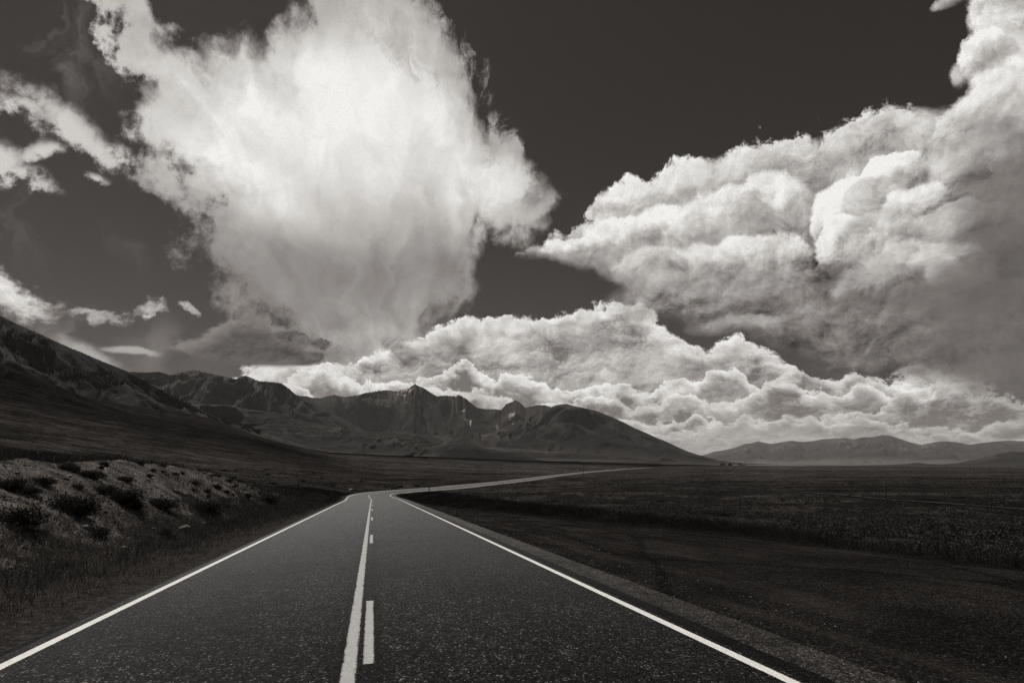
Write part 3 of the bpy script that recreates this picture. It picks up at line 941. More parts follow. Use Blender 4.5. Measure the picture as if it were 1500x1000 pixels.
def mountain_range(name, mat, sky, crest_r, foot_r, back, spacing, depth, seed, az_step=0.05, rings=230,
                   shape=1.5, base_el=-0.25, bumpy=0.10, crag=0.012, snow=None):
    """sky: skyline as (bearing, height angle); crest_r, foot_r: distances, numbers or tables by bearing"""
    a0, a1 = min(p[0] for p in sky), max(p[0] for p in sky)
    az = np.arange(a0, a1 + 1e-6, az_step)
    f = lambda v: interp(az, v) if isinstance(v, list) else np.full(len(az), float(v))
    Rc, Rf = f(crest_r), f(foot_r)
    t = np.concatenate([np.linspace(0, 1.0, int(rings * 0.8)), np.linspace(1.01, 1 + back, rings - int(rings * 0.8))])
    T, A = np.meshgrid(t, az)
    RR = Rf[:, None] + (Rc - Rf)[:, None] * T
    x, y = np.sin(R(1) * A) * RR, np.cos(R(1) * A) * RR
    # ribs and gullies running down to the foot
    warp = fbm(x / spacing / 2.2, y / spacing / 2.2, 4, 0.5, seed) * 1.9
    u = (R(1) * A) * Rc.mean() / spacing + warp
    sp = ridged(u * 0.5, T * 0.55 + 3.0, 4, 0.52, seed + 3)
    sp2 = ridged(u * 1.9 + 9, T * 1.3, 3, 0.5, seed + 8)
    sp = np.clip(sp * 1.25, 0, 1)
    mid = np.clip(T, 0, 1)
    w = np.sin(np.clip(T, 0, 1.15) / 1.15 * np.pi) ** 0.8
    te = T + (sp - 0.5) * depth * 0.95 * w + (sp2 - 0.5) * depth * 0.45 * w
    prof = np.where(te < 1, np.clip(te, 0, 1) ** shape, 1 - (te - 1) * 1.1)
    prof = prof + bumpy * w * (fbm(x / spacing * 1.5, y / spacing * 1.5, 5, 0.55, seed + 20)) * np.clip(T * 2, 0, 1)
    target = np.tan(R(1) * interp(az, sky)) * Rc
    target = target * (1 + crag * fbm(az * 7.5, az * 0 + seed, 5, 0.62, seed + 31))
    bz = np.tan(R(base_el)) * Rf
    H = bz[:, None] + prof * (target - bz)[:, None]
    # lift or lower each bearing so that the skyline is where it should be
    ang = (H / RR).max(axis=1)
    want = np.tan(R(1) * interp(az, sky)) * (1 + crag * fbm(az * 7.5, az * 0 + seed, 5, 0.62, seed + 31)) 
    k = want - ang
    ker = np.hanning(5)
    ker /= ker.sum()
    k = np.convolve(np.pad(k, 2, 'edge'), ker, 'valid')
    H = H + (k[:, None] * RR) * smooth01(T * 1.2)
    z = H + EYE
    v = np.stack([x, y, z], -1).reshape(-1, 3)
    me = make_mesh(name, v, grid_faces(len(az), len(t)), True)
    attr(me, 'rise', np.clip((H - bz[:, None]) / np.maximum(target - bz, 30)[:, None], 0, 1.2))
    attr(me, 'spur', sp)
    if snow is not None:
        sm = np.zeros_like(A)
        for ca, wa, t0, t1, st in snow:
            sm = np.maximum(sm, st * np.exp(-((A - ca + (T - 0.9) * 1.2) / wa) ** 2) * smooth01((T - t0) / 0.05) * smooth01((t1 - T) / 0.03))
        streak = np.clip(1.55 - ridged(R(1) * A * Rc.mean() / 130.0, T * 1.6, 3, 0.6, seed + 50) * 2.4, 0, 1)
        attr(me, 'snow', sm * (0.10 + 1.0 * streak))
    SHEETS[name] = (az, Rf, Rc, t, z)
    return link(name, me, mat, kind='structure')


far_sky = [(15.91, 0.49), (17.13, 0.67), (18.03, 0.85), (18.69, 1.09), (19.23, 1.15), (19.82, 1.27), (20.58, 1.44), (21.29, 1.74), (21.86, 1.79), (22.44, 1.96), (22.99, 1.83), (23.53, 1.71), (24.37, 1.87), (25.19, 1.98), (25.99, 1.85), (26.78, 1.9), (27.58, 2.05), (28.35, 2.1), (29.37, 2.13), (29.86, 2.01), (30.46, 2.17), (31.24, 2.15), (31.93, 2.3), (32.53, 2.23), (33.2, 1.94), (33.85, 1.66), (34.51, 1.48), (35.42, 1.68), (36.07, 1.72), (36.7, 1.65), (37.51, 1.43), (38.35, 1.56), (39.16, 1.65), (39.95, 1.68), (40.71, 1.61), (42.93, 1.74), (45.57, 1.3)]
mountain_range('distant_mountains', range_material('distant_mountain_rock', 0.065, 0.20, 0.13, forest=0.2),
               far_sky, 42000, 27000, 0.6, 1500, 0.30, 5, 0.045, 150, 1.2, base_el=-0.11)
mountain_range('peak_range', range_material('peak_rock', 0.050, 0.45, 0.06, snow=True, forest=0.5),
               [(-24, 4.6)] + [(-20.74, 6.09), (-19.27, 6.09), (-18.9, 5.97), (-18.06, 5.94), (-17.4, 6.15), (-16.86, 6.29), (-15.93, 6.13), (-15.31, 6.22), (-14.63, 6.36), (-14.08, 6.57), (-13.45, 6.65), (-12.82, 6.8), (-11.87, 6.89), (-11.35, 6.84), (-10.58, 6.98), (-9.94, 7.13), (-9.75, 7.33), (-9.43, 7.53), (-9.1, 7.34), (-8.5, 7.09), (-7.84, 6.71), (-7.3, 6.39), (-6.52, 6.47), (-5.72, 6.41), (-5.2, 6.55), (-4.53, 6.23), (-3.99, 5.77), (-3.32, 5.31), (-2.52, 5.19), (-1.66, 5.19), (-1.06, 5.12), (-0.6, 5.65), (-0.13, 5.85), (0.33, 6.05), (0.73, 5.85), (1.33, 5.32), (1.86, 5.45), (2.33, 5.58), (3.12, 5.58), (3.85, 5.38), (5.3, 5.1), (7.26, 4.69), (9.83, 3.89), (12.94, 2.45), (15.92, 0.68)],
               13500, 8200, 0.35, 1500, 0.42, 17, 0.035, 280, 1.25, base_el=0.0, bumpy=0.18, crag=0.020,
               snow=[(-11.6, 0.45, 0.80, 0.99, 0.9), (-10.9, 0.35, 0.80, 1.0, 1.0), (-10.2, 0.45, 0.76, 1.0, 1.15), (-9.7, 0.25, 0.84, 1.0, 1.1), (-5.4, 0.20, 0.80, 0.98, 1.0), (-4.7, 0.22, 0.70, 0.99, 1.0), (-4.2, 0.2, 0.72, 0.9, 0.9), (-16.5, 0.5, 0.8, 0.97, 0.6), (-14.0, 0.4, 0.84, 0.97, 0.6), (0.0, 0.9, 0.7, 0.97, 0.5), (-1.5, 0.4, 0.7, 0.95, 0.45), (3.0, 0.8, 0.72, 0.97, 0.45)])
mountain_range('long_ridge', range_material('long_ridge_rock', 0.044, 0.40, 0.055, forest=0.5),
               [(-7.16, 0.7), (-5.1, 1.53), (-3.29, 2.51), (-1.32, 3.29), (0.33, 3.81), (1.66, 4.47), (2.65, 4.92), (3.65, 5.31), (4.32, 5.57), (4.78, 5.63), (5.31, 5.69), (5.97, 5.49), (6.62, 5.35), (7.4, 5.15), (8.05, 5.01), (8.89, 4.67), (9.84, 4.27), (10.78, 3.81), (11.72, 3.29), (12.65, 2.89), (13.56, 2.44), (14.47, 2.06), (15.37, 1.61), (16.26, 1.17), (17.14, 0.86), (18.01, 0.61), (18.88, 0.36), (20.03, 0.18), (21.16, 0.06), (23.94, -0.06)],
               10500, 7000, 0.4, 1000, 0.34, 29, 0.04, 230, 1.1, base_el=-0.06, bumpy=0.10, crag=0.006)
mountain_range('jagged_range', range_material('near_range_rock', 0.055, 0.45, 0.080, forest=0.30),
               [(-44, 5.2), (-36, 6.0)] + [(-35.16, 7.02), (-33.34, 7.34), (-32.15, 7.43), (-31.33, 7.56), (-30.41, 7.34), (-29.83, 7.62), (-28.67, 7.94), (-27.87, 7.76), (-26.89, 7.59), (-25.39, 7.32), (-25.03, 7.59), (-24.59, 7.68), (-23.43, 7.26), (-22.4, 7.25), (-21.58, 7.17), (-20.79, 6.65), (-20.34, 6.23), (-19.43, 5.89), (-18.75, 5.48), (-17.69, 4.88), (-16.12, 4.17), (-14.22, 3.19), (-12.3, 2.14)],
               8200, 5200, 0.4, 620, 0.42, 41, 0.04, 250, 1.15, base_el=0.3, bumpy=0.14, crag=0.012)
mountain_range('foothills', range_material('foothill_grass', 0.050, 0.25, 0.080, forest=0.15),
               [(-40, 3.8)] + [(-30.13, 4.66), (-28.13, 5.05), (-26.01, 5.02), (-24.06, 4.68), (-22.08, 4.57), (-20.31, 4.07), (-17.9, 3.51), (-16.07, 3.23), (-14.21, 3), (-12.01, 2.84), (-9.79, 2.8), (-7.21, 2.68), (-6.23, 2.5), (-5.11, 2.18), (-3.93, 1.86), (-0.66, 1.48), (3.27, 1.22), (8.44, 0.82), (13.46, 0.37)],
               5400, 3700, 0.4, 420, 0.30, 53, 0.05, 200, 0.9, base_el=0.25, bumpy=0.10, crag=0.004)
mountain_range('dark_knoll', range_material('knoll_grass', 0.022, 0.2, 0.028, forest=0.3),
               [(-9.71, 0.69), (-8.13, 0.95), (-7.04, 1.34), (-6.21, 1.85), (-5.57, 2.18), (-5.12, 2.24), (-4.59, 2.18), (-3.93, 1.92), (-3.28, 1.73), (-2.29, 1.41), (-0.65, 1.15), (2.61, 0.77), (6.51, 0.44)],
               4300, 3500, 0.5, 260, 0.20, 61, 0.05, 100, 0.9, base_el=0.1, bumpy=0.08, crag=0.004)
mountain_range('low_hills', range_material('right_hill_grass', 0.030, 0.25, 0.034, forest=0.2),
               [(30.13, -0.11), (32.04, -0.08), (33.34, -0), (34.12, 0.11), (34.69, -0), (35.64, -0.03), (36.64, 0.08), (37.37, 0.25), (38, 0.4), (38.71, 0.6), (39.44, 0.79), (39.96, 0.88), (40.6, 0.83), (42.13, 1.14), (44.25, 1.34), (46.17, 1.07)],
               17000, 13500, 0.4, 1100, 0.25, 71, 0.05, 90, 1.1, base_el=-0.14, bumpy=0.08, crag=0.01)
mountain_range('steep_mountain', range_material('steep_mountain_grass', 0.034, 0.30, 0.050, forest=0.25),
               [(-56, 18.5), (-47, 14.0)] + [(-41.96, 10.72), (-41.12, 10.35), (-39.84, 9.86), (-39.27, 9.63), (-38.52, 9.3), (-37.61, 8.93), (-36.7, 8.61), (-35.76, 8.22), (-34.57, 7.79), (-33.34, 7.34), (-32.17, 6.75), (-30.77, 6), (-29.6, 5.43), (-28.09, 4.7), (-27.16, 4.21), (-25.89, 3.73), (-24.21, 3.24), (-21.92, 2.51), (-19.56, 1.76), (-17.16, 1.16)],
               [(-56, 2700), (-41, 2900), (-27, 3300), (-15, 3600)], [(-56, 1500), (-41, 1600), (-27, 2000), (-15, 2600)], 0.4, 240, 0.20, 83, 0.06, 220, 1.0, base_el=1.0, bumpy=0.05, crag=0.006)


def sheet_height(name, az, r):
    A, Rf, Rc, t, z = SHEETS[name]
    i = int(np.clip(np.searchsorted(A, az), 1, len(A) - 1))
    tt = (r - Rf[i]) / (Rc[i] - Rf[i])
    return float(np.interp(tt, t, z[i]))

# ---------------------------------------------------------------- road, shoulder, markings
def strip_mesh(name, s, q0, q1, dz, crown=True, extra=0.0, cols=1):
    """a ribbon along the road from q0(s) to q1(s)"""
    s = np.asarray(s, float)
    q0 = np.broadcast_to(q0, s.shape)
    q1 = np.broadcast_to(q1, s.shape)
    vs = []
    for k in range(cols + 1):
        q = q0 + (q1 - q0) * k / cols
        x, y, z = road_point(s, q)
        lift = np.clip(np.hypot(x, y) - 60, 0, 900) * 0.00012 * extra
        z = z + dz + lift - (np.abs(q) * 0.016 if crown else 0)
        vs.append(np.stack([x, y, z], -1))
    v = np.stack(vs, 1).reshape(-1, 3)
    me = make_mesh(name, v, grid_faces(len(s), cols + 1, True))
    uvs = np.stack([np.broadcast_to(s[:, None], (len(s), cols + 1)), np.broadcast_to(np.linspace(0, 1, cols + 1), (len(s), cols + 1))], -1)
    attr(me, 'along', uvs[..., 0])
    attr(me, 'across', uvs[..., 1])
    return me


def asphalt(name, lo, hi, spark, rough, seams=True):
    m, b, o = new_mat(name)
    p = position()
    px_, py_, pz_ = split(p)
    a = vec(px_, py_)
    dist = power(px_ * px_ + py_ * py_, 0.5)
    c1, c2, c3 = split(voro(a, 58.0, out='Color'))
    d1, d4, _ = split(voro(a, 24.0, out='Color'))
    d2 = noise(a, 2.6, 6, 0.7)
    d3 = noise(a, 0.35, 4, 0.6)
    grain = power(c1, 3.6)
    v = lo + (hi - lo) * (grain * 0.85 + 0.15 * power(d1, 3.0)) * mixf(0.5, 1.5, d4)
    v = v + spark * sstep(c2, 0.945, 1.0)
    v = v * mixf(0.70, 1.30, sstep(d2, 0.32, 0.68)) * mixf(0.82, 1.18, sstep(d3, 0.35, 0.65))
    if seams:
        q = vattr('across') * 7.12 - 3.56            # metres from the centre line
        lane = X.m('ABSOLUTE', X.m('ABSOLUTE', q) - 1.68)
        wheel = sstep(X.m('ABSOLUTE', lane - 0.85), 0.45, 0.1)
        v = v * mixf(1.0, 1.16, wheel * sstep(noise(a, 0.7, 3, 0.5), 0.3, 0.7, 0.5, 1.0))
        # old black paint under the centre markings
        dark = sstep(X.m('ABSOLUTE', q + 0.09) + (noise(a, 18, 4, 0.7) - 0.5) * 0.12, 0.27, 0.17)
        v = v * mixf(1.0, 0.45, dark)
        # narrow tar-dark joints
        j = voro(vec(px_ * 0.8 + (d2 - 0.5) * 1.2, py_ * 0.35), 0.3, feature='DISTANCE_TO_EDGE')
        v = v * mixf(0.72, 1.0, sstep(j + (d2 - 0.5) * 0.02, 0.0, 0.012))
    X.put(b.inputs['Base Color'], toned(v))
    X.put(b.inputs['Roughness'], mixf(rough, rough - 0.16, grain))
    lw = X.nt.nodes.new('ShaderNodeLayerWeight')
    X.put(b.inputs['Specular IOR Level'], 0.03 + 0.55 * power(X(lw.outputs['Facing']), 14.0))
    bump(b, c1 * 0.6 + noise(a, 140, 2, 0.5) * 0.6, 0.75, 0.006)
    return m


def paint(name, v0, wear):
    m, b, o = new_mat(name)
    p = position()
    px_, py_, _ = split(p)
    a = vec(px_, py_)
    w = vattr('across')
    edge = vmin(w, 1.0 - w)
    chips = noise(a, 60.0, 5, 0.75)
    big = noise(a, 3.0, 3, 0.6)
    t = edge * 2.6 + 0.62 - wear * 0.5 - (chips - 0.5) * (1.2 + wear) - (big - 0.5) * wear * 1.1
    keep = sstep(t, 0.42, 0.56)
    gr = voro(a, 85.0, out='Color')
    g1, _, _ = split(gr)
    v = v0 * mixf(0.72, 1.06, noise(a, 9.0, 4, 0.7)) * mixf(0.80, 1.05, g1)
    X.put(b.inputs['Base Color'], toned(v, (1.0, 0.975, 0.945)))
    b.inputs['Roughness'].default_value = 0.75
    b.inputs['Specular IOR Level'].default_value = 0.3
    tr = X.nt.nodes.new('ShaderNodeBsdfTransparent')
    mx = X.nt.nodes.new('ShaderNodeMixShader')
    X.put(mx.inputs[0], keep)
    X.nt.links.new(tr.outputs[0], mx.inputs[1])
    X.nt.links.new(b.outputs[0], mx.inputs[2])
    X.nt.links.new(mx.outputs[0], o.inputs['Surface'])
    bump(b, chips, 0.4, 0.004)
    return m


S_ROAD = np.concatenate([np.arange(-28, 180, 0.7), np.arange(180, 2900, 5.0)])
HALF = 3.56
road = link('road', strip_mesh('road', S_ROAD, -HALF, HALF, 0.0, extra=1.0, cols=8), asphalt('chip_seal_asphalt', 0.0, 0.038, 0.16, 0.66), kind='structure')

white = paint('white_road_paint', 0.78, 0.30)
worn = paint('worn_centre_paint', 0.42, 0.62)
S_LINE = np.concatenate([np.arange(-20, 180, 0.7), np.arange(180, 1400, 4.0)])
for q0, lab in ((-3.41, 'solid white line along the left edge of the asphalt'), (3.37, 'solid white line along the right edge of the asphalt')):
    link('edge_line', strip_mesh('edge_line', S_LINE, q0, q0 + 0.12, 0.004, extra=1.0), white, road, label=lab)
link('centre_line', strip_mesh('centre_line', S_LINE[S_LINE < 400], -0.240, -0.105, 0.004, extra=1.0), worn, road, label='worn solid no-passing line left of the dashes')
s0 = 5.93
for k in range(9):
    a = s0 + k * 12.0
    link('dash', strip_mesh('dash', np.linspace(a, a + 3.1, 7), -0.062, 0.046, 0.004, extra=1.0), worn, road)

S_FAR = np.concatenate([np.arange(95, 180, 0.7), np.arange(180, 2900, 5.0)])
wf = 3.6 + 2.2 * smooth01((S_FAR - 95) / 60) + np.clip((S_FAR - 450) * 0.005, 0, 5) + 0.3 * fbm(S_FAR * 0.05, S_FAR * 0 + 2, 4, 0.6, 4)
link('roadside_gravel', strip_mesh('roadside_gravel', S_FAR, -wf, wf, -0.03, extra=1.0, cols=6), plain_mat('roadside_gravel', 0.16, 0.9, 0.4, 0.8), kind='structure')

# asphalt lip and pale gravel band on the right, narrower on the left
S_SH = np.concatenate([np.arange(-28, 132, 0.5)])
nz = lambda s, f, seed: fbm(s * f, s * 0 + seed, 4, 0.6, seed)
lip = 3.83 + 0.04 * nz(S_SH, 0.5, 3)
taper = smooth01((S_SH - 2) / 60)
link('road_shoulder', strip_mesh('road_shoulder', S_SH, HALF - 0.02, lip, -0.012, cols=2), asphalt('dark_shoulder_asphalt', 0.002, 0.016, 0.03, 0.9, False), kind='structure')
gout = 4.42 + 0.08 * nz(S_SH, 0.35, 5)
link('gravel_shoulder', strip_mesh('gravel_shoulder', S_SH, lip - 0.06, gout, -0.020, cols=2), asphalt('packed_gravel', 0.010, 0.095, 0.16, 0.9, False), kind='structure')
lout = -3.66 + 0.05 * nz(S_SH, 0.6, 8)
link('road_shoulder', strip_mesh('road_shoulder', S_SH, lout, -HALF + 0.02, -0.012, cols=2), asphalt('dark_left_shoulder', 0.002, 0.016, 0.03, 0.9, False), kind='structure')


def dirt_material():
    m, b, o = new_mat('packed_dirt')
    p = position()
    a1 = noise(p, 14, 5, 0.75, '3D')
    al, ac = vattr('along'), vattr('across')
    ruts = noise(vec(al * 0.16, ac * 9.0), 1.0, 5, 0.6)
    c1, _, _ = split(voro(p, 55.0, dims='3D', out='Color'))
    v = 0.0060 + 0.008 * sstep(a1, 0.35, 0.7) + 0.009 * sstep(ruts, 0.45, 0.7) + 0.045 * power(c1, 8.0)
    v = v * mixf(0.75, 1.25, sstep(noise(p, 0.5, 5, 0.6, '3D'), 0.35, 0.65))
    v = v * mixf(0.42, 1.0, sstep(voro(vec(al * 0.11 + (a1 - 0.5) * 0.3, ac * 2.2), 1.0, feature='DISTANCE_TO_EDGE') + (a1 - 0.5) * 0.05, 0.0, 0.03))
    X.put(b.inputs['Base Color'], toned(v))
    b.inputs['Roughness'].default_value = 0.95
    b.inputs['Specular IOR Level'].default_value = 0.0
    bump(b, a1 + c1 * 0.3 + ruts * 2, 0.7, 0.03)
    return m


# dirt pull-out beyond the gravel, its far edge where the tall grass starts
S_P = np.arange(-26, 62, 0.5)
pw = interp(S_P, [(-26, 16), (0, 13.6), (10, 13.0), (18, 11.4), (26, 9.6), (34, 8.2), (45, 6.6), (56, 5.4), (62, 4.9)])
pw = pw + 0.35 * nz(S_P, 0.25, 12)


def pullout():
    cols = 14
    q0 = gout[np.searchsorted(S_SH, S_P)] - 0.12
    rows = []
    for k in range(cols + 1):
        q = q0 + (pw - q0) * k / cols
        x, y, z = road_point(S_P, q)
        g = ground(x, y)
        zz = np.maximum(z - 0.024 - np.abs(q) * 0.016, g + 0.02) if k else z - 0.024 - np.abs(q) * 0.016
        zz = zz + (0.02 * fbm(x / 1.5, y / 1.5, 4, 0.6, 60) if 0 < k < cols else 0)
        if k == cols:
            zz = g - 0.03
        rows.append(np.stack([x, y, zz], -1))
    v = np.stack(rows, 1).reshape(-1, 3)
    me = make_mesh('dirt_pullout', v, grid_faces(len(S_P), cols + 1, True), True)
    attr(me, 'along', np.repeat(S_P, cols + 1))
    attr(me, 'across', np.tile(np.linspace(0, 1, cols + 1), len(S_P)))
    link('dirt_pullout', me, dirt_material(), kind='structure')


pullout()


# faint two-wheel track crossing the plain on the right
def track():
    pts = [sight(a, e) for a, e in [(7.11, -1.14), (11.52, -1.49), (15.78, -1.83), (19.3, -2.03), (22.66, -2.22), (26.89, -2.48), (31.74, -2.84), (36.12, -3.05), (40.05, -3.27), (42.2, -3.39)]]
    c = _spline([(2 * pts[0][0] - pts[1][0], 2 * pts[0][1] - pts[1][1], 0)] + [(p[0], p[1], 0) for p in pts] + [(2 * pts[-1][0] - pts[-2][0], 2 * pts[-1][1] - pts[-2][1], 0)], 3.0)
    d = np.gradient(c[:, :2], axis=0)
    d /= np.linalg.norm(d, axis=1)[:, None]
    n = np.stack([d[:, 1], -d[:, 0]], 1)
    rows = []
    for k, w in enumerate((-0.5, -0.2, 0.2, 0.5)):
        xy = c[:, :2] + n * w
        rows.append(np.stack([xy[:, 0], xy[:, 1], ground(xy[:, 0], xy[:, 1]) + 0.10], -1))
    link('dirt_track', make_mesh('dirt_track', np.stack(rows, 1).reshape(-1, 3), grid_faces(len(c), 4, True), True),
         plain_mat('track_dirt', 0.011, 0.95, 0.4, 0.4), kind='structure')


track()

# ---------------------------------------------------------------- plants
def leaf_material(name, lo, hi, trans=0.25):
    m, b, o = new_mat(name)
    n = X.nt.nodes.new('ShaderNodeNewGeometry')
    rnd = X(n.outputs['Random Per Island'])
    p = X(n.outputs['Position'])
    v = mixf(lo, hi, power(rnd, 2.2)) * mixf(0.7, 1.3, noise(p, 0.8, 3, 0.6, '3D'))
    X.put(b.inputs['Base Color'], toned(v))
    b.inputs['Roughness'].default_value = 0.85
    b.inputs['Specular IOR Level'].default_value = 0.15
    t = X.nt.nodes.new('ShaderNodeBsdfTranslucent')
    X.put(t.inputs['Color'], toned(v))
    mx = X.nt.nodes.new('ShaderNodeMixShader')
    mx.inputs[0].default_value = trans
    X.nt.links.new(b.outputs[0], mx.inputs[1])
    X.nt.links.new(t.outputs[0], mx.inputs[2])
    X.nt.links.new(mx.outputs[0], o.inputs['Surface'])
    return m


def quads_from(base, tip, width, g):
    """thin tapering leaf from base to tip; arrays (n,3)"""
    d = tip - base
    side = np.cross(d, g.normal(size=d.shape))
    side /= np.linalg.norm(side, axis=1)[:, None] + 1e-9
    w = width[:, None] * side
    v = np.stack([base - w * 0.45, base + w * 0.45, base + d * 0.6 + w * 0.5, tip, base + d * 0.6 - w * 0.5], 1)
    return v


def leaf_mesh(name, base, tip, width, g):
    v = quads_from(base, tip, width, g)
    n = len(v)
    i = np.arange(n)[:, None] * 5
    f1 = i + np.array([[0, 1, 2, 4]])
    # the tip as a degenerate-free second quad is avoided: use triangles as separate polygons
    verts = v.reshape(-1, 3)
    quads = f1
    tris = i + np.array([[4, 2, 3]])
    me = bpy.data.meshes.new(name)
    me.vertices.add(len(verts))
    me.vertices.foreach_set('co', verts.astype(np.float32).ravel())
    loops = np.concatenate([quads.ravel(), tris.ravel()]).astype(np.int32)
    me.loops.add(len(loops))
    me.loops.foreach_set('vertex_index', loops)
    me.polygons.add(2 * n)
    ls = np.concatenate([np.arange(n) * 4, 4 * n + np.arange(n) * 3]).astype(np.int32)
    lt = np.concatenate([np.full(n, 4), np.full(n, 3)]).astype(np.int32)
    me.polygons.foreach_set('loop_start', ls)
    me.polygons.foreach_set('loop_total', lt)
    me.update(calc_edges=True)
    return me


def shrub_leaves(g, n, flat=0.75, leaf=0.09, upright=0.5):
    """leaf clusters on branches that fan out of one foot; unit size (radius about 0.5)"""
    nb = 16
    ang = g.uniform(0, 2 * np.pi, nb)
    inc = g.uniform(0.15, 1.25, nb)
    ln = g.uniform(0.32, 0.56, nb)
    bd = np.stack([np.sin(inc) * np.cos(ang), np.sin(inc) * np.sin(ang), np.cos(inc) * flat], 1)
    k = g.integers(0, nb, n)
    t = g.uniform(0.30, 1.0, n) ** 0.7
    c = bd[k] * (ln[k] * t)[:, None] + g.normal(size=(n, 3)) * (0.055 + 0.045 * t)[:, None]
    c[:, 2] = np.abs(c[:, 2])
    d = bd[k] + g.normal(size=(n, 3)) * 0.55 + np.array([0, 0, upright])
    d /= np.linalg.norm(d, axis=1)[:, None]
    L = g.uniform(0.5, 1.3, n) * leaf
    return c, c + d * L[:, None], L * g.uniform(0.22, 0.45, n), bd, ln


sage_dark = leaf_material('dark_brush_leaves', 0.014, 0.055)
sage_mid = leaf_material('sagebrush_leaves', 0.012, 0.050)
straw = leaf_material('dry_grass_blades', 0.014, 0.075, 0.35)
straw_pale = leaf_material('pale_dry_grass_blades', 0.025, 0.13, 0.35)
bark = plain_mat('shrub_bark', 0.03)


def stem_mesh(g, bd, ln, name='stem'):
    vs, fs = [], []
    for d, l in zip(bd, ln):
        mid = d * l * 0.5 + g.normal(size=3) * 0.02
        pts = [(np.zeros(3), 0.016), (mid, 0.010), (d * l * 0.92, 0.003)]
        b = len(vs)
        for p_, r_ in pts:
            for k in range(4):
                a = k * np.pi / 2
                vs.append(p_ + np.array([math.cos(a) * r_, math.sin(a) * r_, 0]))
        for s_ in range(2):
            for k in range(4):
                fs.append((b + s_ * 4 + k, b + s_ * 4 + (k + 1) % 4, b + s_ * 4 + 4 + (k + 1) % 4, b + s_ * 4 + 4 + k))
    return make_mesh(name, np.array(vs), np.array(fs))


SHRUBS = []
for i_ in range(4):
    g_ = np.random.default_rng(100 + i_)
    b_, t_, w_, bd_, ln_ = shrub_leaves(g_, 4600, 0.8 if i_ % 2 else 0.62, 0.052)
    SHRUBS.append((leaf_mesh('foliage', b_, t_, w_, g_), stem_mesh(g_, bd_, ln_)))
for i_, (fm, sm_) in enumerate(SHRUBS):
    fm.materials.append(sage_dark if i_ < 2 else sage_mid)
    sm_.materials.append(bark)


def shrub(x, y, size, kind, label, group=None, squash=0.85):
    root = bpy.data.objects.new('sagebrush', None)
    root.empty_display_size = 0.2
    COL.objects.link(root)
    root.location = (x, y, gz(x, y) - 0.04 * size)
    root.rotation_euler = (0, 0, random.uniform(0, 6.28))
    size *= 0.8
    root.scale = (size, size * random.uniform(0.85, 1.15), size * squash)
    root['label'] = label
    root['category'] = 'shrub'
    if group:
        root['group'] = group
    f, s = SHRUBS[kind]
    for nm, me in (('foliage', f), ('stem', s)):
        o = bpy.data.objects.new(nm, me)
        COL.objects.link(o)
        o.parent = root
    return root


# shrubs one can point to: (photo bearing, height angle), size in metres, kind, label
for (az, el), size, kind, label in (
        ((-39.02, -4.18), 1.9, 0, 'large dark shrub low on the gravel cutbank, at the left edge of the photo'),
        ((-35.7, -3.72), 2.2, 1, 'wide dark shrub in the middle of the cutbank, below the pale gravel'),
        ((-34.07, -2.25), 1.5, 0, 'dark spreading shrub on the gravel just above the widest shrub of the bank'),
        ((-32.55, -2.97), 1.9, 1, 'dark shrub on the bank where the diagonal line of brush begins'),
        ((-30.02, -3.43), 1.8, 0, 'dark shrub halfway down the diagonal line of brush across the bank'),
        ((-26.84, -4.08), 2.3, 1, 'round dark shrub at the foot of the smooth pale gravel slope'),
        ((-21.91, -3.33), 2.4, 1, 'lone round shrub near the low far end of the cutbank'),
        ((-38.54, 0.55), 3.4, 1, 'big dark bush on the brow of the bank, largest of those against the hill'),
        ((-40.06, 0.74), 3.0, 0, 'dark bush on the brow of the bank at the extreme left'),
        ((-35.08, -1.09), 1.3, 1, 'small dark shrub near the top of the gravel under the brow grass'),
        ((-32.69, -1.34), 1.0, 0, 'small low shrub alone on the upper gravel right of its neighbours'),
        ((-36.53, -0.46), 1.2, 0, 'tuft of dark brush hanging over the brow of the gravel bank'),
        ((-39.79, -1.8), 1.2, 1, 'small shrub on stony gravel above the large shrub at the left edge'),
        ((-37.88, -1.45), 1.0, 0, 'flat little shrub amid pale stones high on the bank')):
    x, y, z = sight(az, el, 8, 140)
    shrub(x, y, size, kind, label, squash=0.72)

# rows of shrubs on the lower bank, the brow, and the plain beyond
g_ = np.random.default_rng(5)
def scatter_sq(n, s0, s1, q0, q1, g):
    s, q = g.uniform(s0, s1, n), g.uniform(q0, q1, n)
    x, y, _ = road_point(s, q)
    return x, y
def keep_front(x, y):
    a = np.degrees(np.arctan2(x, y))
    return (np.abs(a) < 50) & (y > 2)

xs, ys = scatter_sq(60, 7, 66, -8.6, -6.3, g_)
for x, y in list(zip(xs, ys))[:34]:
    if keep_front(x, y):
        shrub(float(x), float(y), random.uniform(0.5, 1.2), random.choice((0, 1, 2)), 'small shrub among the brush covering the lower face of the cutbank', 'small shrubs on the cutbank face', 0.7)
xs, ys = scatter_sq(60, 8, 64, -12.6, -8.4, g_)
for x, y in zip(xs, ys):
    if keep_front(x, y):
        shrub(float(x), float(y), random.uniform(0.35, 1.0), random.choice((0, 2, 3)), 'small grey shrub rooted in the open gravel of the cutbank', 'small shrubs in the gravel of the cutbank', 0.8)
xs, ys = scatter_sq(60, 12, 50, -22, -13.9, g_)
for x, y in zip(xs, ys):
    if keep_front(x, y):
        shrub(float(x), float(y), random.uniform(1.0, 2.1), random.choice((0, 1, 2, 3)), 'shrub on the grassy brow just above the gravel cutbank', 'shrubs along the brow of the cutbank', 0.75)
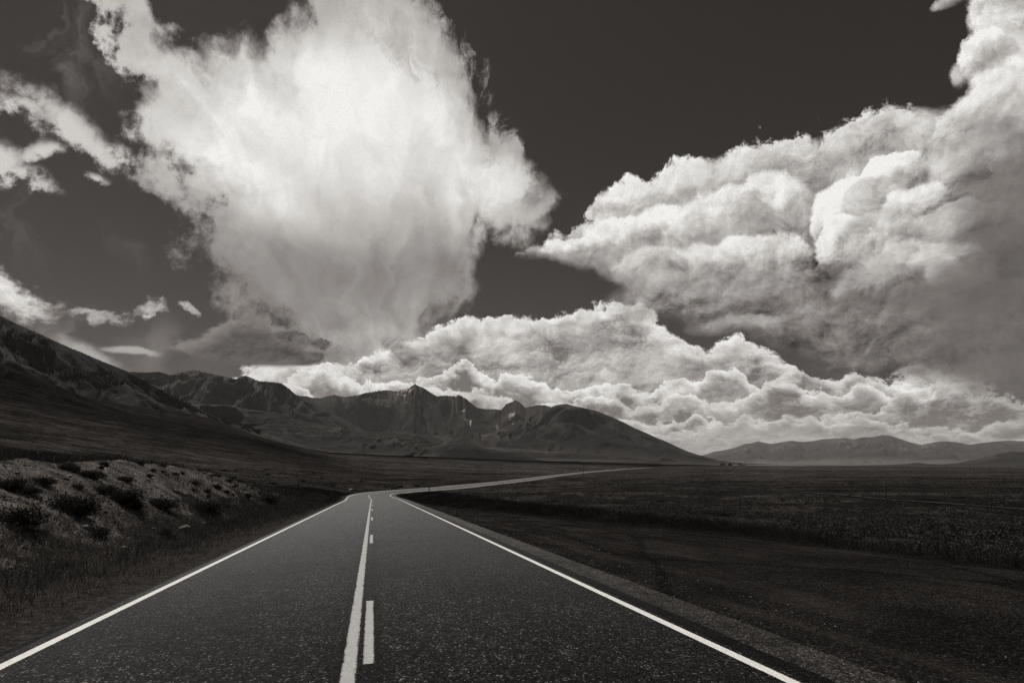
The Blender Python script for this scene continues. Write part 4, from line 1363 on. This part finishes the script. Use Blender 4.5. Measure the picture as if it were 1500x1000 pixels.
for k_ in range(46):
    a_ = random.uniform(-27, -8)
    e_ = random.uniform(-2.3, -0.5)
    x, y, z = sight(a_, e_, 70, 500)
    if road_coords(np.array([x]), np.array([y]))[0][0] < -9:
        shrub(x, y, random.uniform(1.5, 3.2), random.choice((0, 1)), 'dark shrub on the open slope left of the road bend', 'dark shrubs dotted over the left slope', 0.5)
for k_, (a_, e_) in enumerate([(17.99, -4.35), (19.24, -4.49), (23.02, -4.55), (13.77, -3.42), (0.65, -2.72), (-3.22, -3.02), (-1.81, -2.47), (3.99, -3.52), (27.26, -3.96), (-7.06, -3.01)]):
    x, y, z = sight(a_, e_, 20, 400)
    shrub(x, y, 1.9, k_ % 2, 'low dark shrub in the steppe right of the road, beyond the tall grass', 'dark shrubs in the right-hand steppe', 0.45)


def blades(name, x, y, h, width, mat, label, g, lean=0.35, per=1, spread=0.1, cat='grass'):
    if per > 1:
        x = np.repeat(x, per) + g.normal(size=len(x) * per) * spread
        y = np.repeat(y, per) + g.normal(size=len(y) * per) * spread
        h = np.repeat(h, per) * g.uniform(0.55, 1.15, len(x))
    z = ground(x, y) - 0.02
    b = np.stack([x, y, z], 1)
    d = np.stack([g.normal(size=len(x)) * lean, g.normal(size=len(x)) * lean + 0.05, np.ones(len(x))], 1)
    d /= np.linalg.norm(d, axis=1)[:, None]
    r = np.hypot(x, y)
    w = width * np.clip(r / 25, 1, 5)
    me = leaf_mesh(name, b, b + d * h[:, None], w, g)
    return link(name, me, mat, kind='stuff', label=label, cat=cat)


def in_view(x, y, extra=3):
    a = np.degrees(np.arctan2(x, y))
    return (np.abs(a) < 43 + extra) & (y > 1.0)


g_ = np.random.default_rng(21)
# tall grass along the far side of the pull-out
n_ = 12000
s_ = g_.uniform(-6, 130, n_) ** 1.0
w0 = np.interp(s_, S_P, pw, right=5.0)
q_ = w0 - 0.3 + np.abs(g_.normal(size=n_)) * 3.4 + g_.uniform(0, 1.6, n_) + 0.9 * fbm(s_ / 3.0, s_ * 0 + 4.0, 4, 0.6, 88)
x, y, _ = road_point(s_, q_)
m_ = in_view(x, y)
x, y = x[m_], y[m_]
h_ = (0.50 + 0.22 * fbm(x / 3.0, y / 3.0, 4, 0.6, 90)) * np.clip((q_[m_] - w0[m_]) / 2.6, 0.22, 1) * np.interp(s_[m_], [0, 60, 130], [1.05, 1.0, 0.7])
sel = fbm(x / 5.0, y / 5.0, 3, 0.5, 95) > 0.12
blades('tall_grass', x[~sel], y[~sel], h_[~sel], 0.006, leaf_material('dark_tall_grass', 0.008, 0.040, 0.3), 'band of tall dark grass beside the dirt pull-out on the right', g_, 0.30, 13, 0.16)
blades('pale_grass', x[sel], y[sel], h_[sel] * 1.1, 0.006, straw, 'paler seeding stalks standing in the tall grass on the right', g_, 0.22, 9, 0.16)

# thin grass between the sagebrush of the near steppe
r_ = 14 * (110 / 14) ** (g_.random(16000) ** 0.8)
a_ = g_.uniform(-46, 46, 16000)
x, y = np.sin(R(1) * a_) * r_, np.cos(R(1) * a_) * r_
q_, s_, _z = road_coords(x, y)
m_ = ((q_ > np.interp(s_, S_P, pw, right=5.0, left=16) + 3) | (q_ < -15.5)) & (fbm(x / 6, y / 6, 4, 0.6, 61) > -0.1)
x, y = x[m_], y[m_]
blades('steppe_grass', x, y, 0.16 + 0.22 * g_.random(len(x)), 0.006, leaf_material('steppe_grass_blades', 0.022, 0.070, 0.3), 'thin dry grass between the sagebrush of the steppe', g_, 0.5, 7, 0.2)

# a few tufts creeping into the pull-out
s_ = g_.uniform(2, 55, 420)
q_ = np.interp(s_, S_P, pw) - np.abs(g_.normal(size=420)) * 1.3
x, y, _ = road_point(s_, q_)
m_ = in_view(x, y) & (q_ > 5)
blades('pullout_tufts', x[m_], y[m_], 0.08 + 0.14 * g_.random(m_.sum()), 0.006, straw, 'small tufts of grass creeping over the edge of the dirt pull-out', g_, 0.6, 9, 0.07)

# grass on the bank: lower face, foot, brow
s_ = g_.uniform(-4, 100, 9500)
q_ = -(4.2 + 4.4 * g_.random(9500) ** 0.9 + 2.2 * (g_.random(9500) < 0.12))
x, y, _ = road_point(s_, q_)
m_ = in_view(x, y) & (fbm(x / 2.2, y / 2.2, 4, 0.6, 31) > -0.22)
x, y = x[m_], y[m_]
hh = (0.26 + 0.30 * np.clip(fbm(x / 3.3, y / 3.3, 3, 0.5, 33) + 0.3, 0, 1)) * np.clip((-q_[m_] - 4.0) / 2.0, 0.25, 1)
blades('bank_grass', x, y, hh, 0.008, leaf_material('dark_bank_grass', 0.020, 0.090, 0.35), 'dark weeds and grass covering the ditch and foot of the left bank', g_, 0.45, 10, 0.15)
s_ = g_.uniform(6, 80, 5200)
q_ = -(13.3 + 20 * g_.random(5200) ** 1.6)
x, y, _ = road_point(s_, q_)
m_ = in_view(x, y)
x, y = x[m_], y[m_]
hh = 0.42 + 0.25 * fbm(x / 4, y / 4, 3, 0.5, 37)
blades('brow_grass', x, y, hh, 0.010, straw, 'dry feathery grass along the top of the left bank', g_, 0.35, 14, 0.22)
s_ = g_.uniform(6, 78, 700)
q_ = -g_.uniform(8.0, 12.8, 700)
x, y, _ = road_point(s_, q_)
m_ = in_view(x, y)
blades('gravel_tufts', x[m_], y[m_], 0.16 + 0.1 * g_.random(m_.sum()), 0.007, straw, 'thin dry tufts growing through the pale gravel of the cutbank', g_, 0.6, 8, 0.08)
# left of the road beyond the bank
s_ = g_.uniform(70, 125, 3000)
q_ = -(4.8 + np.abs(g_.normal(size=3000)) * 6)
x, y, _ = road_point(s_, q_)
blades('verge_grass', x, y, 0.22 + 0.2 * g_.random(3000), 0.009, leaf_material('verge_grass_blades', 0.010, 0.05, 0.3), 'short grass on the left verge where the road bends', g_, 0.4, 8, 0.2)


# low sagebrush covering the steppe: nobody could count it
def steppe():
    g = np.random.default_rng(77)
    temps = []
    for k in range(5):
        b, t, w, bd, ln = shrub_leaves(g, 120, 0.55, 0.12, 0.3)
        temps.append(quads_from(b, t, w * 1.5, g))
    n = 76000
    r = 14 * (900 / 14) ** (g.random(n) ** 0.62)
    az = g.uniform(-46, 46, n)
    x, y = np.sin(R(1) * az) * r, np.cos(R(1) * az) * r
    q, s, rz = road_coords(x, y)
    w0 = np.interp(s, S_P, pw, right=5.0, left=16)
    dens = fbm(x / 9, y / 9, 4, 0.6, 55)
    ok = ((q > w0 + 2.0) | (q < -15.5) | ((q < -9) & (s > 88))) & (dens > -0.10) & (np.abs(q) > 7.0)
    x, y, r = x[ok], y[ok], r[ok]
    z = ground(x, y)
    sc = (0.25 + 0.9 * g.random(len(x)) ** 1.8) * (0.75 + 0.5 * (fbm(x / 20, y / 20, 3, 0.5, 57) + 0.3)) * np.clip(0.75 + r / 300, 0.7, 2.4)
    rot = g.uniform(0, 6.28, len(x))
    allv = []
    for i in range(5):
        m = np.arange(len(x)) % 5 == i
        T = temps[i].reshape(1, -1, 3)
        keep = 46
        c, s_ = np.cos(rot[m])[:, None], np.sin(rot[m])[:, None]
        X_ = (T[..., 0] * c - T[..., 1] * s_) * sc[m][:, None] + x[m][:, None]
        Y_ = (T[..., 0] * s_ + T[..., 1] * c) * sc[m][:, None] + y[m][:, None]
        Z_ = T[..., 2] * sc[m][:, None] * 0.8 + z[m][:, None] - 0.02
        v = np.stack([X_, Y_, Z_], -1).reshape(len(X_), 120, 5, 3)
        rm = r[m]
        for lo_, hi_, nk in ((0, 45, 120), (45, 100, 60), (100, 250, 24), (250, 2000, 8)):
            allv.append(v[(rm >= lo_) & (rm < hi_)][:, :nk].reshape(-1, 5, 3))
    v = np.concatenate(allv)
    i = np.arange(len(v))[:, None] * 5
    f = (i + np.array([[0, 1, 2, 4]]))
    f2 = (i + np.array([[4, 2, 3]]))
    me = bpy.data.meshes.new('sagebrush_cover')
    me.vertices.add(len(v) * 5)
    me.vertices.foreach_set('co', v.astype(np.float32).ravel())
    loops = np.concatenate([f.ravel(), f2.ravel()]).astype(np.int32)
    me.loops.add(len(loops))
    me.loops.foreach_set('vertex_index', loops)
    me.polygons.add(2 * len(v))
    me.polygons.foreach_set('loop_start', np.concatenate([np.arange(len(v)) * 4, 4 * len(v) + np.arange(len(v)) * 3]).astype(np.int32))
    me.polygons.foreach_set('loop_total', np.concatenate([np.full(len(v), 4), np.full(len(v), 3)]).astype(np.int32))
    me.update(calc_edges=True)
    link('sagebrush_cover', me, leaf_material('steppe_brush', 0.034, 0.074, 0.25), kind='stuff', label='low grey sagebrush covering the open steppe on both sides of the road', cat='sagebrush')


steppe()


# conifers on the steep mountain at the left
def conifers():
    g = np.random.default_rng(9)
    A, Rf, Rc, t, z = SHEETS['steep_mountain']
    V, F = [], []
    n = 0
    tries = 0
    base = 0
    while n < 3600 and tries < 60000:
        tries += 1
        az = g.uniform(-43, -23)
        i = int(np.searchsorted(A, az))
        tt = g.uniform(0.45, 1.0)
        dn = float(fbm(np.array([az * 0.9]), np.array([tt * 5.0]), 4, 0.6, 3)[0]) + 0.18 * math.exp(-((tt - (0.80 + 0.008 * (az + 35))) / 0.13) ** 2) * 3.0 - 0.28
        lim = interp(az, [(-43, 0.93), (-36, 0.97), (-33, 1.0), (-23, 1.0)])
        if dn < 0.0 + g.random() * 0.22 or tt > lim:
            continue
        r = Rf[i] + (Rc[i] - Rf[i]) * tt
        h = sheet_height('steep_mountain', az, r)
        x, y = math.sin(R(az)) * r, math.cos(R(az)) * r
        H = g.uniform(7, 15)
        w = H * g.uniform(0.16, 0.26)
        for (zb, zt, rw) in ((0.08, 0.55, 1.0), (0.34, 0.80, 0.72), (0.62, 1.0, 0.42)):
            k = 5
            a0 = g.uniform(0, 6.28)
            for j in range(k):
                a = a0 + j * 2 * math.pi / k
                rr = w * rw * g.uniform(0.7, 1.2)
                V.append((x + math.cos(a) * rr, y + math.sin(a) * rr, h + H * (zb + g.uniform(-0.04, 0.04))))
            V.append((x, y, h + H * zt))
            V.append((x, y, h + H * (zb + 0.06)))
            for j in range(k):
                F.append((base + j, base + (j + 1) % k, base + k))
                F.append((base + (j + 1) % k, base + j, base + k + 1))
            base += k + 2
        n += 1
    me = make_mesh('conifer_forest', np.array(V), np.array(F))
    link('conifer_forest', me, plain_mat('conifer_needles', 0.013, 1.0, 0.4, 0.05, 0.05), kind='stuff', label='dark conifers scattered down the steep mountain at the left', cat='trees')


conifers()

# ---------------------------------------------------------------- stones
def stone_mesh(seed, sub=2):
    import bmesh
    bm = bmesh.new()
    bmesh.ops.create_icosphere(bm, subdivisions=sub, radius=0.5)
    g = np.random.default_rng(seed)
    ph = g.uniform(0, 9, 3)
    for v in bm.verts:
        c = np.array(v.co)
        k = 1 + 0.30 * float(perlin(np.array([c[0] * 3 + ph[0]]), np.array([c[1] * 3 + c[2] * 2 + ph[1]]), seed)[0])
        for nrm, d in (((0.6, 0.3, 0.74), 0.34), ((-0.7, 0.4, 0.5), 0.36), ((0.1, -0.8, 0.5), 0.33)):
            e = float(np.dot(c, nrm)) - d
            if e > 0:
                c = c - np.array(nrm) * e * 0.9
        v.co = (c[0] * k * 1.1, c[1] * k * 0.85, c[2] * k * 0.62)
    me = bpy.data.meshes.new('stone')
    bm.to_mesh(me)
    bm.free()
    return me


stone_pale = plain_mat('pale_stone', 0.20, 0.9, 0.35, 6.0)
STONES = [stone_mesh(i) for i in range(5)]
for s_ in STONES:
    s_.materials.append(stone_pale)


def stone(x, y, size, label, group=None, name='stone'):
    o = bpy.data.objects.new(name, random.choice(STONES))
    COL.objects.link(o)
    o.location = (x, y, gz(x, y) + size * 0.12)
    o.rotation_euler = (random.uniform(-0.3, 0.3), random.uniform(-0.3, 0.3), random.uniform(0, 6.28))
    o.scale = (size, size, size)
    o['label'] = label
    o['category'] = 'stone'
    if group:
        o['group'] = group


for (az, el), size, label in (((-28.13, -5.27), 0.42, 'pale flat stone in the dark weeds at the foot of the bank'),
                              ((-32.2, -6.49), 0.20, 'small white stone alone in the ditch nearest the camera'),
                              ((-34.85, -4.81), 0.24, 'pale stone on the bank just right of the widest dark shrub'),
                              ((-22.05, -4.35), 0.30, 'pale stone below the lone round shrub at the far end of the bank'),
                              ((-30.38, -3.2), 0.26, 'pale stone at the foot of the smooth gravel slope'),
                              ((-14.97, -2.44), 1.3, 'pale boulder beside the left edge line where the road bends')):
    x, y, z = sight(az, el, 6, 200)
    stone(x, y, size, label)
g_ = np.random.default_rng(3)
cnt = 0
while cnt < 60:
    s_, q_ = g_.uniform(8, 66), -g_.uniform(6.8, 12.4)
    x, y, _ = road_point(s_, q_)
    if not keep_front(x, y):
        continue
    stone(float(x), float(y), float(g_.uniform(0.07, 0.20)), 'small pale stone scattered on the gravel face of the cutbank', 'pale stones on the gravel cutbank')
    cnt += 1


def gravel_stuff():
    g = np.random.default_rng(12)
    n = 30000
    s = g.uniform(2, 80, n)
    q = -np.where(g.random(n) < 0.08, g.uniform(3.7, 6.2, n), g.uniform(6.2, 13.2, n))
    x, y, _ = road_point(s, q)
    side = g.random(n) < 0.22
    q = np.where(side, g.uniform(4.4, 12.0, n), q)
    x, y, _ = road_point(s, q)
    m = in_view(x, y) & ((~side) | (s < 50)) & (fbm(x / 2.5, y / 2.5, 4, 0.6, 44) + 0.25 * (-q - 9) / 3 * (q < -6.2) > -0.2)
    x, y = x[m], y[m]
    z = np.where(q[m] > 0, road_point(s[m], q[m])[2] - 0.02 - np.abs(q[m]) * 0.016, ground(x, y))
    n = len(x)
    r = np.where(q[m] > 0, g.uniform(0.005, 0.022, n), 0) + (q[m] < 0) * np.where(q[m] > -6.2, g.uniform(0.006, 0.016, n), g.uniform(0.010, 0.045, n) * (1 + (g.random(n) > 0.95) * 1.0))
    # little irregular octahedra
    o = np.array([(1, 0, 0), (0, 1, 0), (-1, 0, 0), (0, -1, 0), (0, 0, 0.7), (0, 0, -0.5)], float)
    v = o[None] * r[:, None, None] * g.uniform(0.6, 1.3, (n, 6, 1)) + np.stack([x, y, z + r * 0.2], 1)[:, None]
    f = np.array([(0, 1, 4), (1, 2, 4), (2, 3, 4), (3, 0, 4), (1, 0, 5), (2, 1, 5), (3, 2, 5), (0, 3, 5)])
    F = (np.arange(n)[:, None, None] * 6 + f[None]).reshape(-1, 3)
    me = make_mesh('gravel', v.reshape(-1, 3), F)
    mt, b, o_ = new_mat('loose_gravel')
    nn = X.nt.nodes.new('ShaderNodeNewGeometry')
    X.put(b.inputs['Base Color'], toned(0.05 + 0.20 * power(X(nn.outputs['Random Per Island']), 3.5)))
    b.inputs['Roughness'].default_value = 0.9
    link('gravel', me, mt, kind='stuff', label='loose gravel strewn over the left cutbank and both road verges', cat='gravel')


gravel_stuff()


# ---------------------------------------------------------------- posts and poles
def tube(name, pts, sides=8):
    """pts: (x, y, z, radius) along a line"""
    vs, fs = [], []
    for k, (x, y, z, r) in enumerate(pts):
        for j in range(sides):
            a = j * 2 * math.pi / sides
            vs.append((x + math.cos(a) * r, y + math.sin(a) * r, z))
    for k in range(len(pts) - 1):
        for j in range(sides):
            fs.append((k * sides + j, k * sides + (j + 1) % sides, (k + 1) * sides + (j + 1) % sides, (k + 1) * sides + j))
    return make_mesh(name, np.array(vs), np.array(fs), True)


def box(name, cx, cy, cz, sx, sy, sz):
    v = np.array([(cx + sx * a, cy + sy * b, cz + sz * c) for a in (-.5, .5) for b in (-.5, .5) for c in (-.5, .5)])
    f = np.array([(0, 1, 3, 2), (4, 6, 7, 5), (0, 4, 5, 1), (2, 3, 7, 6), (0, 2, 6, 4), (1, 5, 7, 3)])
    return make_mesh(name, v, f)


pole_wood = plain_mat('weathered_pole_wood', 0.035, 0.9, 0.3, 5.0)
pole_glass = plain_mat('insulator_glaze', 0.10, 0.3, 0.1, 5.0)


def thing(name, label, cat, loc, rz=0.0, group=None):
    o = bpy.data.objects.new(name, None)
    COL.objects.link(o)
    o.location = loc
    o.rotation_euler = (0, 0, rz)
    o['label'] = label
    o['category'] = cat
    if group:
        o['group'] = group
    return o


def utility_pole(foot, top_el, label, rmax=60000, rz=0.3, thick=0.16, group=None):
    x, y, z = sight(foot[0], foot[1], 30, rmax)
    r = math.hypot(x, y)
    H = max(3.0, r * math.tan(R(top_el)) + EYE - z)
    t = thing('utility_pole', label, 'pole', (x, y, z), rz, group)
    link('shaft', tube('shaft', [(0, 0, -0.5, thick * 1.2), (0, 0, H * 0.5, thick), (0, 0, H, thick * 0.75)]), pole_wood, t)
    L = min(2.4, H * 0.28)
    link('crossarm', box('crossarm', 0, 0.14, H - L * 0.22, L, 0.12, 0.14), pole_wood, t)
    for k in (-0.45, 0.0, 0.45):
        link('insulator', tube('insulator', [(k * L, 0.14, H - L * 0.22 + 0.07, 0.05), (k * L, 0.14, H - L * 0.22 + 0.14, 0.09), (k * L, 0.14, H - L * 0.22 + 0.28, 0.04)], 6), pole_glass, t)
    return t


for base, top, lab, rm in (((6.79, -1.04), (6.81, -0.06)[1], 'thin wooden utility pole standing by the far stretch of road', 900),
                           ((10.99, -0.56), (11.02, 0.19)[1], 'small distant pole rising behind the far end of the pale road', 2200),
                           ((19.25, -0.24), (19.28, 0.24)[1], 'tiny pole just left of the far ranch trees', 3000),
                           ((21.2, -0.27), (21.23, 0.21)[1], 'tiny pole just right of the far ranch trees', 3000),
                           ((35.89, -0.46), (35.93, -0.13)[1], 'first from the left of the four far poles at the right edge', 2600),
                           ((37.31, -0.51), (37.35, -0.18)[1], 'second from the left of the four far poles at the right edge', 2600),
                           ((38.48, -0.55), (38.52, -0.2)[1], 'third from the left of the four far poles at the right edge', 2600),
                           ((39.61, -0.59), (39.67, -0.17)[1], 'rightmost of the four far poles at the right edge', 2600)):
    g = 'far poles along the right horizon' if 'four far poles' in lab else None
    utility_pole(base, top, lab, rm, thick=0.15 if rm < 1000 else 0.30, group=g)

for foot, top, lab in (((31.69, -2.84), (31.83, -1.56)[1], 'tall thin wooden post beside the faint dirt track on the right steppe'),
                       ((38.2, -3.31), (38.26, -2.82)[1], 'short thin post by the dirt track near the right edge of the photo')):
    x, y, z = sight(foot[0], foot[1], 30, 400)
    H = math.hypot(x, y) * math.tan(R(top)) + EYE - z
    t = thing('fence_post', lab, 'post', (x, y, z), 0.4)
    link('shaft', tube('shaft', [(0, 0, -0.4, 0.075), (0.01, 0, H * 0.5, 0.07), (0.03, 0.01, H - 0.03, 0.06), (0.03, 0.01, H, 0.02)]), pole_wood, t)
    link('brace_wire', tube('brace_wire', [(0.03, 0.01, H * 0.86, 0.085), (0.03, 0.01, H * 0.89, 0.085)]), pole_glass, t)

# marker post at the bend
x, y, z = sight(*(-7.8, -3.62), 20, 200)
H = math.hypot(x, y) * math.tan(R((-7.85, -2.13)[1])) + EYE - z
t = thing('marker_post', 'thin dark marker post on the grass right of the road bend', 'post', (x, y, z))
link('post', box('post', 0, 0, H / 2 - 0.15, 0.09, 0.05, H + 0.3), pole_wood, t)
link('reflector', box('reflector', 0, -0.03, H - 0.14, 0.075, 0.012, 0.16), plain_mat('dull_reflector', 0.12, 0.4), t, label='dull grey reflector plate near the top of the post')


# ---------------------------------------------------------------- the ranch far out on the plain
def ranch():
    az, _ = (20.46, -0.18)
    r = 2850.0
    cx, cy = math.sin(R(az)) * r, math.cos(R(az)) * r
    z = gz(cx, cy)
    dark = plain_mat('ranch_dark_boards', 0.02, 0.9, 0.3, 0.5)
    tin = plain_mat('ranch_tin_roof', 0.16, 0.5, 0.2, 0.3)
    b = thing('barn', 'low pale-roofed barn among dark trees far out on the plain', 'building', (cx, cy, z), -R(az))
    L, W, Hh = 26.0, 14.0, 5.0
    link('wall', box('wall', 0, 0, Hh / 2 - 0.3, L, W, Hh + 0.6), dark, b)
    v = np.array([(-L / 2 - .6, -W / 2 - .6, Hh), (L / 2 + .6, -W / 2 - .6, Hh), (L / 2 + .6, W / 2 + .6, Hh), (-L / 2 - .6, W / 2 + .6, Hh), (-L / 2 - .6, 0, Hh + 4), (L / 2 + .6, 0, Hh + 4)])
    me = bpy.data.meshes.new('roof')
    me.from_pydata([tuple(q) for q in v], [], [(0, 1, 5, 4), (2, 3, 4, 5), (0, 4, 3), (1, 2, 5), (0, 3, 2, 1)])
    link('roof', me, tin, b)
    link('door', box('door', -5, -W / 2 - 0.08, 1.9, 4.2, 0.14, 3.8), plain_mat('ranch_door', 0.05), b)
    g = np.random.default_rng(8)
    leaf = leaf_material('ranch_tree_leaves', 0.008, 0.03, 0.1)
    bk = plain_mat('ranch_tree_bark', 0.02)
    crowns = []
    for k in range(3):
        bb, tt, ww, bd, ln = shrub_leaves(g, 420, 0.9, 0.16)
        m1 = leaf_mesh('crown', bb + [0, 0, 0.25], tt + [0, 0, 0.25], ww * 1.6, g)
        m1.materials.append(leaf)
        m2 = tube('trunk', [(0, 0, -0.05, 0.035), (0.01, 0, 0.3, 0.025), (0, 0, 0.62, 0.01)])
        m2.materials.append(bk)
        crowns.append((m1, m2))
    spots = [(-62, 'leftmost of the dark trees in the row by the far barn'), (-50, None), (-40, None), (-30, None), (-21, None), (20, None), (30, None), (41, 'rightmost of the dark trees by the far barn')]
    for k, (dx, lab) in enumerate(spots):
        a = R(az)
        x, y = cx + math.cos(a) * dx, cy - math.sin(a) * dx + (k % 3) * 6
        H = g.uniform(7, 12) if k not in (4, 5) else 13
        t = thing('tree', lab or 'dark tree in the shelter row beside the far barn', 'tree', (x, y, gz(x, y)), k, None if lab else 'shelter trees around the far barn')
        t.scale = (H * 1.3, H * 1.3, H * 1.25)
        for nm, me in (('crown', crowns[k % 3][0]), ('trunk', crowns[k % 3][1])):
            o = bpy.data.objects.new(nm, me)
            COL.objects.link(o)
            o.parent = t


ranch()


# ---------------------------------------------------------------- the air between here and the mountains
def haze():
    z0, z1, s = -125.0, 2300.0, 47000.0
    me = box('haze', 0, 0, (z0 + z1) / 2, 2 * s, 2 * s, z1 - z0)
    m = bpy.data.materials.new('thin_haze')
    m.use_nodes = True
    X.nt = m.node_tree
    X.nt.nodes.clear()
    o = X.nt.nodes.new('ShaderNodeOutputMaterial')
    v = X.nt.nodes.new('ShaderNodeVolumePrincipled')
    v.inputs['Color'].default_value = (0.93, 0.90, 0.87, 1)
    v.inputs['Density'].default_value = 0.75e-5
    v.inputs['Anisotropy'].default_value = 0.2
    X.nt.links.new(v.outputs[0], o.inputs['Volume'])
    link('haze', me, m, kind='stuff', label='thin dry haze greying the farthest mountains', cat='haze')


haze()
